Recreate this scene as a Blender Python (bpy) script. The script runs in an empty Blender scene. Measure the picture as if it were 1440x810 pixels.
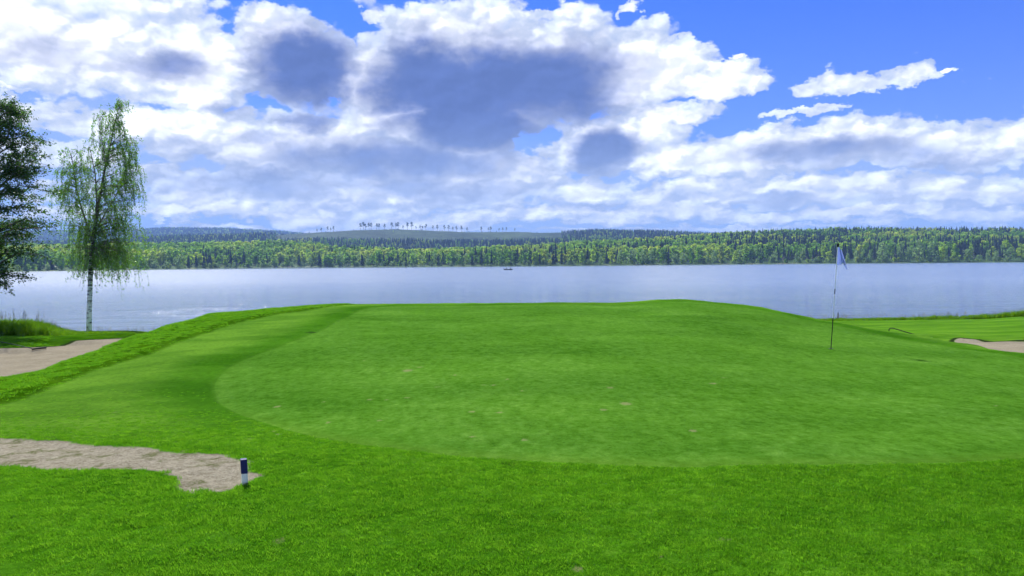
import bpy, bmesh, math, random
import numpy as np
from mathutils import Vector, Matrix, Euler
R = math.radians
random.seed(7); rng = np.random.default_rng(7)
S = bpy.context.scene
COL = S.collection

# ------------------------------------------------------------------ camera
FPX = 1088.0; CZ = 5.5
cam_d = bpy.data.cameras.new('camera'); cam = bpy.data.objects.new('camera', cam_d); COL.objects.link(cam)
cam_d.sensor_width = 36; cam_d.lens = FPX/1440*36; cam_d.clip_start = .05; cam_d.clip_end = 20000
PITCH = math.atan(39/FPX); ROLL = R(-0.5)
cam.matrix_world = Matrix.Translation((0, 0, CZ)) @ Matrix.Rotation(math.pi/2-PITCH, 4, 'X') @ Matrix.Rotation(ROLL, 4, 'Z')
S.camera = cam
CM = np.array(cam.matrix_world)[:3, :3]
def ray(u, v):
    """direction of a photo pixel with forward (Y) component 1"""
    d = CM @ np.array([(u-720)/FPX, -(v-405)/FPX, -1.0])
    return d/d[1]
def P(u, v, Y):
    d = ray(u, v); return np.array([d[0]*Y, Y, CZ+d[2]*Y])
def zat(u, v, Y): return P(u, v, Y)[2]

# ------------------------------------------------------------------ small maths
def hash2(ix, iy, seed):
    h = (ix.astype(np.int64)*374761393 + iy.astype(np.int64)*668265263 + seed*1274126177) & 0xffffffff
    h = ((h ^ (h >> 13))*1274126177) & 0xffffffff
    return ((h ^ (h >> 16)) & 0xffff)/65535.0
def vnoise(x, y, seed=0):
    ix = np.floor(x); iy = np.floor(y); fx = x-ix; fy = y-iy
    fx = fx*fx*(3-2*fx); fy = fy*fy*(3-2*fy)
    a = hash2(ix, iy, seed); b = hash2(ix+1, iy, seed); c = hash2(ix, iy+1, seed); d = hash2(ix+1, iy+1, seed)
    return (a*(1-fx)+b*fx)*(1-fy)+(c*(1-fx)+d*fx)*fy
def fbm(x, y, seed=0, o=4):
    s = 0; a = .5; t = 0
    for k in range(o):
        s = s+a*vnoise(x, y, seed+k*17); t += a; a *= .5; x = x*2.03+11.3; y = y*2.03+5.7
    return s/t
def sm(a, b, x):
    t = np.clip((x-a)/(b-a), 0, 1); return t*t*(3-2*t)
def pchip(xk, yk, x):
    """monotone cubic; yk may be (K,) or (K,N) with x (N,)"""
    xk = np.asarray(xk, float); yk = np.asarray(yk, float); x = np.clip(x, xk[0], xk[-1])
    if yk.ndim == 1: yk = np.repeat(yk[:, None], 1, 1)
    h = np.diff(xk)[:, None]; dl = np.diff(yk, axis=0)/h
    m = np.zeros_like(yk); m[0] = dl[0]; m[-1] = dl[-1]
    w1 = 2*h[1:]+h[:-1]; w2 = h[1:]+2*h[:-1]
    same = (dl[1:]*dl[:-1]) > 0
    with np.errstate(divide='ignore', invalid='ignore'):
        mm = (w1+w2)/(w1/np.where(dl[:-1] == 0, 1, dl[:-1])+w2/np.where(dl[1:] == 0, 1, dl[1:]))
    m[1:-1] = np.where(same, mm, 0)
    i = np.clip(np.searchsorted(xk, x, side='right')-1, 0, len(xk)-2)
    H = (xk[i+1]-xk[i]); t = (x-xk[i])/H
    if yk.shape[1] == 1: y0, y1, m0, m1 = yk[i, 0], yk[i+1, 0], m[i, 0], m[i+1, 0]
    else:
        j = np.arange(len(x)); y0, y1, m0, m1 = yk[i, j], yk[i+1, j], m[i, j], m[i+1, j]
    t2 = t*t; t3 = t2*t
    return (2*t3-3*t2+1)*y0+(t3-2*t2+t)*H*m0+(-2*t3+3*t2)*y1+(t3-t2)*H*m1
def poly_sd(px, py, poly):
    """signed distance, negative inside"""
    poly = np.asarray(poly, float); n = len(poly)
    d = np.full(px.shape, 1e9); ins = np.zeros(px.shape, bool)
    for i in range(n):
        a = poly[i]; b = poly[(i+1) % n]; e = b-a; L = (e@e)+1e-12
        t = np.clip(((px-a[0])*e[0]+(py-a[1])*e[1])/L, 0, 1)
        d = np.minimum(d, (px-a[0]-t*e[0])**2+(py-a[1]-t*e[1])**2)
        c = (a[1] > py) != (b[1] > py)
        with np.errstate(divide='ignore', invalid='ignore'):
            xx = (b[0]-a[0])*(py-a[1])/(b[1]-a[1]+1e-15)+a[0]
        ins ^= c & (px < xx)
    return np.where(ins, -1, 1)*np.sqrt(d)
def smooth_poly(p, it=2):
    p = np.asarray(p, float)
    for _ in range(it):
        q = np.roll(p, -1, 0); p = np.stack([.75*p+.25*q, .25*p+.75*q], 1).reshape(-1, 2)
    return p

# ------------------------------------------------------------------ near ground heights
END = [(44, 1.55), (47, 1.2), (56, -.2), (72, -3), (90, -3.2)]
ENDC = [(34, 2.6), (45, 1.4), (56, -.2), (72, -3), (90, -3.2)]
ENDR = [(49, 1.5), (51.5, 1.25), (58, -.2), (72, -3), (90, -3.2)]
N0 = [(3, 3.9), (5.2, 3.9)]
prof = [
 (-500, N0+[(8, 3.75), (10, 3.6), (12, 3.3), (14, 2.75), (18, 2.6), (25, 2.6), (25.35, 2.74), (32, 2.7)]+END),
 (-150, N0+[(8, 3.78), (9.6, 3.72), (12, 3.55), (13.5, 3.2), (16, 2.68), (18, 2.6), (25, 2.58), (25.35, 2.72), (30, 2.68)]+END),
 (0,   N0+[(8, 3.79), (9.8, 3.72), (11.5, 3.63), (13, zat(0, 533, 13)-.06), (14.5, 3.2), (17, 2.68), (19, 2.6), (25.2, 2.58), (25.5, 2.72), (30, 2.65)]+END),
 (100, N0+[(8, 3.8), (12, 3.70), (16, zat(100, 506, 16)-.06), (17.5, 3.2), (20, 2.65), (27.4, 2.6), (27.7, 2.74), (31, 2.6)]+END),
 (180, N0+[(10, 3.79), (15, 3.74), (19, zat(180, 477, 19)-.06), (20.5, 3.3), (23.5, 2.65), (29.8, 2.62), (30.1, 2.72), (33, 2.5)]+END),
 (240, N0+[(10, 3.79), (16, 3.81), (21.5, zat(240, 457, 21.5)-.06), (23, 3.5), (27, 2.5)]+END),
 (300, N0+[(10, 3.79), (16, 3.84), (24, zat(300, 442, 24)-.06), (26, 3.6), (31, 2.5)]+END),
 (400, N0+[(10, 3.82), (16, 3.88), (26, zat(400, 434, 26)-.03), (28.5, 3.55)]+ENDC),
 (490, N0+[(10, 3.84), (16, 3.90), (27, zat(490, 428.3, 27)), (29.5, 3.7)]+ENDC),
 (720, N0+[(6.1, 3.88), (10, 3.85), (15.3, 3.89), (27, zat(720, 427, 27)), (29.5, 3.7)]+ENDC),
 (860, N0+[(6.1, 3.88), (10, 3.85), (15.3, 3.89), (27, zat(860, 426, 27)), (29.5, 3.7)]+ENDC),
 (950, N0+[(6.1, 3.88), (10, 3.84), (15.3, 3.87), (27, zat(950, 421, 27)), (29.5, 3.7)]+ENDC),
 (1060, N0+[(10, 3.82), (15.5, 3.79), (25.5, zat(1060, 431, 25.5)), (28, 3.4)]+ENDC),
 (1140, N0+[(10, 3.78), (15.5, 3.70), (24, zat(1140, 447, 24)), (26.5, 3.2), (34, 2.2)]+ENDR),
 (1200, N0+[(10, 3.76), (15.5, 3.66), (22.5, zat(1200, 457.5, 22.5)), (25, 2.95), (30, 2.2), (38, 1.95)]+ENDR),
 (1306, N0+[(8, 3.82), (15, 3.60), (20.5, zat(1306, 474.5, 20.5)), (22.5, 2.85), (26, 2.35), (30.4, 2.3), (30.7, 2.38), (36, 2.12)]+ENDR),
 (1375, N0+[(8, 3.81), (14, 3.58), (18.5, zat(1375, 487, 18.5)), (20.5, 2.75), (23.5, 2.3), (28.8, 2.28), (29.05, 2.37), (36, 2.15)]+ENDR),
 (1440, N0+[(8, 3.80), (13, 3.57), (17, zat(1440, 497, 17)), (19, 2.75), (22, 2.3), (28.3, 2.29), (28.6, 2.38), (36, 2.2), (49, 1.65), (51.5, 1.3), (58, -.2), (72, -3), (90, -3.2)]),
 (1900, N0+[(7, 3.8), (12, 3.4), (15, 2.7), (18, 2.35), (28, 2.35), (28.3, 2.45), (36, 2.3), (49, 1.7), (51.5, 1.35), (58, -.2), (72, -3), (90, -3.2)]),
]
TU = np.array([ray(u, 480)[0] for u, _ in prof])
def base_z(X, Y):
    X = np.asarray(X, float); Y = np.asarray(Y, float); sh = X.shape; X = X.ravel(); Y = Y.ravel()
    Yc = np.clip(Y, 3.0, 90)
    Ye = np.clip(Y, 5.0, 90)
    t = np.clip(X/Ye, TU[0], TU[-1])
    vals = np.stack([pchip([a for a, _ in p], [b for _, b in p], Yc) for _, p in prof])
    return pchip(TU, vals, t).reshape(sh)
def hit(u, v, lo=3., hi=60.):
    d = ray(u, v); Y = np.arange(lo, hi, .02); z = base_z(d[0]*Y, Y); r = CZ+d[2]*Y
    k = np.argmax(r <= z)
    if r[k] > z[k]: k = len(Y)-1
    return np.array([d[0]*Y[k], Y[k]])
def uY(u, Y): return np.array([ray(u, 480)[0]*Y, Y])

G_px = [(485, 447), (440, 470), (380, 492), (330, 512), (303, 532), (298, 550), (307, 567), (350, 588), (440, 614), (560, 634), (700, 647), (850, 655), (980, 657.5), (1200, 655), (1440, 647), (1640, 630), (1750, 600)]
green = [hit(*p) for p in G_px]+[uY(1650, 11), uY(1500, 14), hit(1440, 505.5), hit(1415, 499), hit(1342, 489.5), hit(1306, 483), hit(1252, 474.5), hit(1200, 462.5)]+[uY(1150, 22.6), uY(1060, 24.4), uY(950, 25.8), uY(720, 26.2), uY(560, 26.0), uY(515, 25.2)]
green = smooth_poly(green, 2)
B_px = [(0,615.5),(28,616),(56,619),(94,619),(106,623),(133,625),(172,627),(189,626),(217,629),(239,635),(269,636),(300,638),(319,639),(336,646),(361,648),(350,652),(351,663.5),(369,665),(371,669),(358,673),(339,682),(328,687),(306,693),(289,690),(267,695),(255,691),(242,686),(254,673),(236,668),(217,662),(172,661),(133,662),(92,664),(56,661),(28,658),(0,658),(-160,664),(-240,640),(-160,610)]
bare = smooth_poly([hit(*p) for p in B_px], 1)
M_px = [(-140,625),(-60,592),(0,572),(65,552),(125,527),(210,500),(260,480),(325,457.5),(390,443),(450,434)]
mound = np.array([hit(*p) for p in M_px]+[uY(505, 27.5), uY(505, 40), (-80., 40.), (-80., 5.)])
bunkL = smooth_poly([uY(-900, 25), uY(-150, 25.1), uY(0, 25.3), uY(100, 27.5), uY(180, 29.9), uY(212, 30.2), uY(200, 27), uY(170, 23), uY(100, 19), uY(0, 16.6), uY(-150, 15.5), uY(-900, 15)], 1)
bunkR = smooth_poly([uY(1346, 30.0), uY(1358, 29.3), uY(1390, 28.7), uY(1440, 28.4), uY(1600, 28.3), uY(2200, 28.2), uY(2200, 16.5), uY(1600, 19), uY(1440, 21.5), uY(1375, 23.5), uY(1335, 27)], 1)
spots = [(880,568,.13,.09),(573,521,.16,.10),(590,517,.08,.05),(390,571,.09,.06),(520,563,.06,.05),(1022,763,.05,.035),(1008,762,.03,.02),(392,762,.07,.05),(812,805,.06,.04),(1003,540,.1,.06),(858,546,.09,.06),(930,788,.025,.015),(615,545,.07,.04),(545,563,.05,.03),(1170,612,.03,.02),(640,528,.06,.04),(1400,572,.05,.03),(717,652,-.12,.08),(437,468,-.2,.12),(455,566,.05,.03),(1090,595,.04,.02),(490,520,.05,.03)]
spots = [(hit(u, v), a*.62, b*.62) for u, v, a, b in spots]
for _i in range(26):
    _u = random.gauss(600, 260); _v = random.uniform(500, 640); spots.append((hit(_u, _v), random.uniform(.03, .06), random.uniform(.02, .035)))

def regions(X, Y):
    return dict(sd_green=poly_sd(X, Y, green), sd_bare=poly_sd(X, Y, bare), sd_mound=poly_sd(X, Y, mound),
                sd_sand=np.minimum(poly_sd(X, Y, bunkL), poly_sd(X, Y, bunkR)))
def ground_z(X, Y, rg=None):
    z = base_z(X, Y)
    rg = rg or regions(X, Y)
    near = 1-sm(20, 40, Y)
    rough = sm(0, .12, rg['sd_green'])*sm(0, .15, rg['sd_bare'])*sm(0, .2, rg['sd_sand'])
    lump = (fbm(X*2.2, Y*2.2, 3)-.5)*.05+(fbm(X*9, Y*9, 9, 3)-.5)*.022
    z = z+rough*(lump*near+.012)
    z = z+(fbm(X*.55, Y*.55, 5, 2)-.5)*.05*sm(3, 8, Y)*near
    ma = sm(.0, .22, -rg['sd_mound'])*sm(0.2, .9, rg['sd_sand'])
    ma = ma*sm(520, 400, 720+X/np.maximum(Y, 3)*FPX)
    z = z+ma*(.07+(fbm(X*3, Y*3, 21)-.5)*.04)*near
    bs = sm(0, .1, -rg['sd_bare'])
    z = z+bs*((fbm(X*6, Y*6, 31)-.5)*.035-.012)
    ss = sm(0, .4, -rg['sd_sand'])
    z = z+ss*(fbm(X*4, Y*4, 41)-.5)*.06
    return z

# ------------------------------------------------------------------ object helpers
def tag(o, label=None, cat=None, group=None, kind=None):
    if label: o['label'] = label
    if cat: o['category'] = cat
    if group: o['group'] = group
    if kind: o['kind'] = kind
    return o
def mesh_np(name, V, F, mats=(), midx=None, smooth=False, attrs=None):
    """V (N,3), F list of arrays or (M,k) array"""
    me = bpy.data.meshes.new(name)
    V = np.asarray(V, np.float32)
    groups = F if isinstance(F, list) else [F]
    groups = [np.asarray(g, np.int32) for g in groups if len(g)]
    nl = sum(g.size for g in groups); nf = sum(len(g) for g in groups)
    me.vertices.add(len(V)); me.vertices.foreach_set('co', V.ravel())
    me.loops.add(nl); me.loops.foreach_set('vertex_index', np.concatenate([g.ravel() for g in groups]))
    ls = []; s = 0
    for g in groups:
        ls.append(s+np.arange(len(g))*g.shape[1]); s += g.size
    me.polygons.add(nf); me.polygons.foreach_set('loop_start', np.concatenate(ls).astype(np.int32))
    if midx is not None: me.polygons.foreach_set('material_index', np.asarray(midx, np.int32))
    me.polygons.foreach_set('use_smooth', np.full(nf, smooth))
    for m in mats: me.materials.append(m)
    for k, a in (attrs or {}).items():
        at = me.attributes.new(k, 'FLOAT', 'POINT'); at.data.foreach_set('value', np.asarray(a, np.float32))
    me.update(calc_edges=True); me.validate()
    return me
def link(name, me, parent=None, loc=None):
    o = bpy.data.objects.new(name, me); COL.objects.link(o)
    if loc is not None: o.location = loc
    if parent: o.parent = parent
    return o
def empty(name, loc, rz=0):
    o = bpy.data.objects.new(name, None); COL.objects.link(o); o.location = loc; o.rotation_euler.z = rz
    o.empty_display_size = .2
    return o
class MB:
    def __init__(s): s.V = []; s.F = []; s.M = []; s.n = 0
    def add(s, V, F, m=0):
        V = np.asarray(V, float).reshape(-1, 3)
        s.V.append(V)
        for f in F: s.F.append([i+s.n for i in f]); s.M.append(m)
        s.n += len(V)
    def tube(s, pts, rad, k=8, m=0, cap=True):
        pts = [np.asarray(p, float) for p in pts]
        if np.isscalar(rad): rad = [rad]*len(pts)
        V = []; F = []
        up = np.array([.13, .31, .94])
        for i, p in enumerate(pts):
            t = pts[min(i+1, len(pts)-1)]-pts[max(i-1, 0)]; t = t/(np.linalg.norm(t)+1e-9)
            a = np.cross(t, up)
            if np.linalg.norm(a) < .1: a = np.cross(t, [1, 0, 0])
            a /= np.linalg.norm(a); b = np.cross(t, a)
            for j in range(k):
                th = 2*math.pi*j/k; V.append(p+rad[i]*(math.cos(th)*a+math.sin(th)*b))
        for i in range(len(pts)-1):
            for j in range(k):
                q = (j+1) % k; F.append([i*k+j, i*k+q, (i+1)*k+q, (i+1)*k+j])
        if cap: F.append(list(range(k))[::-1]); F.append([(len(pts)-1)*k+j for j in range(k)])
        s.add(V, F, m)
    def box(s, c, h, m=0, rot=None):
        c = np.array(c, float); V = []
        for x in (-1, 1):
            for y in (-1, 1):
                for z in (-1, 1): V.append([x*h[0], y*h[1], z*h[2]])
        V = np.array(V)
        if rot is not None: V = V@np.array(rot).T
        s.add(V+c, [[0,1,3,2],[4,6,7,5],[0,4,5,1],[2,3,7,6],[0,2,6,4],[1,5,7,3]], m)
    def mesh(s, name, mats, smooth=False):
        me = bpy.data.meshes.new(name)
        me.from_pydata(np.concatenate(s.V).tolist(), [], s.F)
        for m in mats: me.materials.append(m)
        me.polygons.foreach_set('material_index', s.M)
        me.polygons.foreach_set('use_smooth', [smooth]*len(s.F)); me.update()
        return me
    def build(s, name, mats, parent=None, loc=None, smooth=False, bevel=0):
        o = link(name, s.mesh(name, mats if isinstance(mats, (list, tuple)) else [mats], smooth), parent, loc)
        if bevel:
            b = o.modifiers.new('bevel', 'BEVEL'); b.width = bevel; b.segments = 2; b.limit_method = 'ANGLE'
        return o
def scatter(name, pts, scl, rz, idx, protos, tilt=None, parent=None):
    """one object: points that carry linked instances of the prototype meshes"""
    me = bpy.data.meshes.new(name); n = len(pts)
    me.vertices.add(n); me.vertices.foreach_set('co', np.asarray(pts, np.float32).ravel())
    def at(nm, ty, arr, fld):
        a = me.attributes.new(nm, ty, 'POINT'); a.data.foreach_set(fld, np.asarray(arr).ravel())
    scl = np.asarray(scl, np.float32)
    if scl.ndim == 1: scl = np.repeat(scl[:, None], 3, 1)
    at('scl', 'FLOAT_VECTOR', scl, 'vector')
    rot = np.zeros((n, 3), np.float32); rot[:, 2] = rz
    if tilt is not None: rot[:, :2] = tilt
    at('rot', 'FLOAT_VECTOR', rot, 'vector'); at('idx', 'INT', np.asarray(idx, np.int32), 'value')
    me.update()
    o = link(name, me, parent)
    ng = bpy.data.node_groups.new(name, 'GeometryNodeTree')
    ng.interface.new_socket('Geometry', in_out='INPUT', socket_type='NodeSocketGeometry')
    ng.interface.new_socket('Geometry', in_out='OUTPUT', socket_type='NodeSocketGeometry')
    N = ng.nodes; L = ng.links
    gi = N.new('NodeGroupInput'); go = N.new('NodeGroupOutput')
    iop = N.new('GeometryNodeInstanceOnPoints'); g2i = N.new('GeometryNodeGeometryToInstance')
    for p in reversed(protos):
        oi = N.new('GeometryNodeObjectInfo'); oi.inputs['Object'].default_value = p; oi.transform_space = 'ORIGINAL'
        L.new(oi.outputs['Geometry'], g2i.inputs[0])
    def na(nm, ty):
        q = N.new('GeometryNodeInputNamedAttribute'); q.data_type = ty; q.inputs['Name'].default_value = nm; return q.outputs['Attribute']
    L.new(gi.outputs[0], iop.inputs['Points']); L.new(g2i.outputs[0], iop.inputs['Instance'])
    iop.inputs['Pick Instance'].default_value = True
    L.new(na('idx', 'INT'), iop.inputs['Instance Index']); L.new(na('scl', 'FLOAT_VECTOR'), iop.inputs['Scale'])
    e = N.new('FunctionNodeEulerToRotation'); L.new(na('rot', 'FLOAT_VECTOR'), e.inputs[0]); L.new(e.outputs[0], iop.inputs['Rotation'])
    L.new(iop.outputs[0], go.inputs[0])
    m = o.modifiers.new('scatter', 'NODES'); m.node_group = ng
    return o

# ------------------------------------------------------------------ node helpers
class NT:
    def __init__(s, tree): s.t = tree; s.N = tree.nodes; s.L = tree.links
    def put(s, sock, v):
        if v is None: return
        if hasattr(v, 'is_output') or isinstance(v, bpy.types.NodeSocket): s.L.new(v, sock)
        else:
            try: sock.default_value = v
            except Exception:
                if isinstance(v, (int, float)): sock.default_value = [v]*len(sock.default_value)
                else: sock.default_value = tuple(v)+(1,)
    def m(s, op, a, b=None, c=None, clamp=False):
        n = s.N.new('ShaderNodeMath'); n.operation = op; n.use_clamp = clamp
        for i, q in enumerate((a, b, c)): s.put(n.inputs[i], q)
        return n.outputs[0]
    def vm(s, op, a, b=None, scale=None):
        n = s.N.new('ShaderNodeVectorMath'); n.operation = op
        s.put(n.inputs[0], a)
        if b is not None: s.put(n.inputs[1], b)
        if scale is not None: s.put(n.inputs['Scale'], scale)
        return n.outputs['Value'] if op in ('LENGTH', 'DOT_PRODUCT', 'DISTANCE') else n.outputs[0]
    def mr(s, x, a, b, c=0., d=1., smooth=True):
        n = s.N.new('ShaderNodeMapRange'); n.interpolation_type = 'SMOOTHSTEP' if smooth else 'LINEAR'
        for i, q in enumerate((x, a, b, c, d)): s.put(n.inputs[i], q)
        return n.outputs[0]
    def mix(s, f, a, b, bt='MIX'):
        n = s.N.new('ShaderNodeMix'); n.data_type = 'RGBA'; n.blend_type = bt; n.clamp_factor = True
        s.put(n.inputs[0], f); s.put(n.inputs[6], a); s.put(n.inputs[7], b); return n.outputs[2]
    def noise(s, vec, scale, detail=4, rough=.55, dist=0., col=False, dim='3D', lac=2.):
        n = s.N.new('ShaderNodeTexNoise'); n.noise_dimensions = dim
        s.put(n.inputs['Vector'], vec); n.inputs['Scale'].default_value = scale; n.inputs['Detail'].default_value = detail
        n.inputs['Roughness'].default_value = rough; n.inputs['Distortion'].default_value = dist; n.inputs['Lacunarity'].default_value = lac
        return n.outputs['Color' if col else 'Fac']
    def attr(s, name, ty='GEOMETRY'):
        n = s.N.new('ShaderNodeAttribute'); n.attribute_name = name; n.attribute_type = ty; return n.outputs['Fac']
    def comb(s, x, y, z):
        n = s.N.new('ShaderNodeCombineXYZ'); s.put(n.inputs[0], x); s.put(n.inputs[1], y); s.put(n.inputs[2], z); return n.outputs[0]
    def sep(s, v):
        n = s.N.new('ShaderNodeSeparateXYZ'); s.put(n.inputs[0], v); return n.outputs
    def mapping(s, v, loc=(0,0,0), rot=(0,0,0), sc=(1,1,1), ty='POINT'):
        n = s.N.new('ShaderNodeMapping'); n.vector_type = ty
        s.put(n.inputs[0], v); n.inputs[1].default_value = loc; n.inputs[2].default_value = rot; n.inputs[3].default_value = sc
        return n.outputs[0]
    def ramp(s, x, stops):
        n = s.N.new('ShaderNodeValToRGB'); e = n.color_ramp.elements
        while len(e) < len(stops): e.new(.5)
        for q, (p, c) in zip(e, stops): q.position = p; q.color = tuple(c)+(1,)
        s.put(n.inputs[0], x); return n.outputs[0]
def mat(name):
    m = bpy.data.materials.new(name); m.use_nodes = True; nt = m.node_tree; nt.nodes.clear()
    out = nt.nodes.new('ShaderNodeOutputMaterial'); return m, NT(nt), out
def principled(n, out, col, rough=.6, spec=.3, bump=None, bstr=.3, bdist=.02, metal=0., trans=None, tw=.4):
    b = n.N.new('ShaderNodeBsdfPrincipled')
    n.put(b.inputs['Base Color'], col); n.put(b.inputs['Roughness'], rough); n.put(b.inputs['Specular IOR Level'], spec); b.inputs['Metallic'].default_value = metal
    if bump is not None:
        q = n.N.new('ShaderNodeBump'); q.inputs['Strength'].default_value = bstr; q.inputs['Distance'].default_value = bdist
        n.put(q.inputs['Height'], bump); n.L.new(q.outputs[0], b.inputs['Normal'])
    sh = b.outputs[0]
    if trans is not None:
        t = n.N.new('ShaderNodeBsdfTranslucent'); n.put(t.inputs[0], trans)
        mx = n.N.new('ShaderNodeMixShader'); n.put(mx.inputs[0], tw); n.L.new(b.outputs[0], mx.inputs[1]); n.L.new(t.outputs[0], mx.inputs[2]); sh = mx.outputs[0]
    n.L.new(sh, out.inputs[0]); return b
def simple(name, col, rough=.6, spec=.4, var=.15, scale=20, metal=0.):
    m, n, o = mat(name)
    tc = n.N.new('ShaderNodeTexCoord').outputs['Object']
    f = n.noise(tc, scale, 4)
    c = n.mix(f, tuple(x*(1-var) for x in col), tuple(min(1, x*(1+var)) for x in col))
    principled(n, o, c, rough, spec, bump=f, bstr=.15, bdist=.004, metal=metal); return m
def leafmat(name, cols, tcols, tw=.45, rough=.5, spec=.25):
    """colour differs from one instance / object to the next"""
    m, n, o = mat(name)
    oi = n.N.new('ShaderNodeObjectInfo').outputs['Random']
    geo = n.N.new('ShaderNodeNewGeometry').outputs['Random Per Island']
    f = n.m('ADD', n.m('MULTIPLY', oi, .75), n.m('MULTIPLY', geo, .25))
    if name == 'spring_leaves':
        ol = n.N.new('ShaderNodeObjectInfo').outputs['Location']
        f = n.m('ADD', n.m('MULTIPLY', f, .32), n.m('MULTIPLY', n.mr(n.noise(ol, .011, 3, .6), .40, .60), .68))
    k = len(cols)-1
    c = n.ramp(f, [(i/k, c) for i, c in enumerate(cols)]); t = n.ramp(f, [(i/k, c) for i, c in enumerate(tcols)])
    principled(n, o, c, rough, spec, trans=t, tw=tw); return m

# ------------------------------------------------------------------ world: sky and clouds
SUN_EL, SUN_AZ = R(47), R(-28)      # azimuth from +Y towards +X
def build_world():
    w = bpy.data.worlds.new('World'); S.world = w; w.use_nodes = True
    nt = w.node_tree; nt.nodes.clear(); n = NT(nt)
    out = nt.nodes.new('ShaderNodeOutputWorld'); bg = nt.nodes.new('ShaderNodeBackground'); bg.inputs[1].default_value = .1
    n.L.new(bg.outputs[0], out.inputs[0])
    sky = nt.nodes.new('ShaderNodeTexSky'); sky.sky_type = 'NISHITA'; sky.sun_disc = False
    sky.sun_elevation = SUN_EL; sky.sun_rotation = SUN_AZ; sky.air_density = 1.; sky.dust_density = .3; sky.ozone_density = 2.5
    d = nt.nodes.new('ShaderNodeTexCoord').outputs['Generated']
    x, y, z = n.sep(d)
    az = n.m('ARCTAN2', x, y); el = n.m('ARCSINE', z)
    p = n.comb(az, el, 0)
    # blue air: deeper blue aloft, pale near the horizon
    blue = n.mix(1., sky.outputs[0], (.052, .245, .90), 'MULTIPLY')
    hz = n.m('EXPONENT', n.m('MULTIPLY', n.m('MAXIMUM', el, 0.), -7.))
    blue = n.mix(n.m('MULTIPLY', hz, .90), blue, (2.7, 3.6, 5.4))
    # noise fields on the sky vault (flatter towards the horizon)
    pn = n.comb(n.m('MULTIPLY', az, 1.0), n.m('ADD', n.m('MULTIPLY', el, 1.5), n.m('MULTIPLY', n.m('EXPONENT', n.m('MULTIPLY', el, -9.)), -.09)), 0.37)
    w1 = n.noise(pn, 7, 3, .5, col=True, dim='2D'); w2 = n.noise(pn, 30, 5, .62, col=True, dim='2D')
    def warp(amp1, amp2):
        a = n.vm('SCALE', n.vm('SUBTRACT', w1, (.5, .5, .5)), scale=amp1); b = n.vm('SCALE', n.vm('SUBTRACT', w2, (.5, .5, .5)), scale=amp2)
        return n.vm('MULTIPLY', n.vm('ADD', p, n.vm('MULTIPLY', n.vm('ADD', a, b), (1, .7, 0))), (1, 1, 0))
    q = warp(.05, .045)
    q2 = warp(.06, .03)
    def field(q, blobs, r0=1.35, r1=.25):
        acc = None
        for b in blobs:
            u, v, ru, rv = b[:4]; wt = b[4] if len(b) > 4 else 1.; rot = b[5] if len(b) > 5 else 0
            r = ray(u, v); a0 = math.atan2(r[0], 1); e0 = math.atan2(r[2], math.hypot(r[0], 1))
            ca = math.cos(a0)
            if rot: c = n.vm('LENGTH', n.mapping(q, (a0, e0, 0), (0, 0, R(rot)), (ru/FPX*ca, rv/FPX*ca, 1), 'TEXTURE'))
            else:
                mm = nt.nodes.new('ShaderNodeVectorMath'); mm.operation = 'MULTIPLY_ADD'; sx, sy = FPX/(ru*ca), FPX/(rv*ca)
                n.put(mm.inputs[0], q); mm.inputs[1].default_value = (sx, sy, 0); mm.inputs[2].default_value = (-a0*sx, -e0*sy, 0); c = n.vm('LENGTH', mm.outputs[0])
            f = n.mr(c, r0, r1, 0., wt)
            acc = f if acc is None else n.m('MAXIMUM', acc, f)
        return acc
    cover = [(390,303,170,15,1.),(600,310,170,13,.9),(800,300,160,14,.95),(960,298,110,13,.95),(1180,300,260,13,.95),(1380,300,140,13,.9),(240,300,80,12,.9),(60,300,90,14,.9),(480,325,300,7,.8),(1000,322,400,6,.75),(60,30,270,110),(45,165,120,30,.75),(300,250,160,30,.8),(470,285,200,18,.75),(700,250,150,40,.9),(930,225,100,30,.9),(250,95,140,75),(150,170,130,32,.8),(408,84,92,78),(330,190,180,60,.8),(695,100,240,104),(860,95,120,70),(520,115,60,70),(560,150,90,80),(640,190,110,60),
             (920,100,95,48),(1010,115,90,24,.95),(1150,118,75,22,.75),(1225,112,62,20,.85),(1275,100,60,18,.9),(1135,157,70,8,.62),(1085,160,30,8,.5,30),
             (525,30,22,11,.9),(885,10,26,9,.8),(1033,88,15,7,.85),(1338,91,14,6,.85),(955,50,22,8,.55),(735,12,90,14,.7),(580,22,40,10,.55),
             (1200,205,330,40),(1400,195,120,48),(1050,225,150,34),(870,195,125,48),(920,162,130,20,.85),(790,215,60,30,.8),
             (470,220,280,55,.9),(560,262,290,42,.85),(330,280,200,26,.72),(220,240,55,14,.75),(75,215,120,30,.7),(20,133,40,6,.7),
             (440,303,140,16,.8),(800,263,120,28,.9),(1130,268,340,24,.85),(1330,272,160,22,.8),(930,287,60,12,.8),(1000,302,80,9,.75),(1200,300,300,14,.6),(860,306,90,9,.7),(650,305,120,12,.65),(600,215,60,30,.7),(250,302,90,8,.55),(100,270,100,18,.6)]
    cores = [(90,70,230,46,.5),(235,95,85,34,.8),(425,98,95,62,1.15),(725,118,205,80,1.15),(610,112,125,66,1.25),(650,178,130,52,1.25),(560,125,60,50,1.),(845,206,72,38,1.2),
             (1170,218,190,28,.85),(1320,222,130,26,.6),(1020,212,110,22,.5),(430,172,55,24,.8),(560,230,250,44,.95),(380,255,230,32,.8),(620,268,220,24,.75),(330,150,60,20,.5),
             (1100,275,70,12,.8),(1200,280,240,12,.4),(820,285,100,11,.6),(270,215,110,20,.5),(365,195,60,20,.6),(1230,262,40,9,.3)]
    C = field(q, cover); K = field(q2, cores, 1.5, .1)
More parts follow.
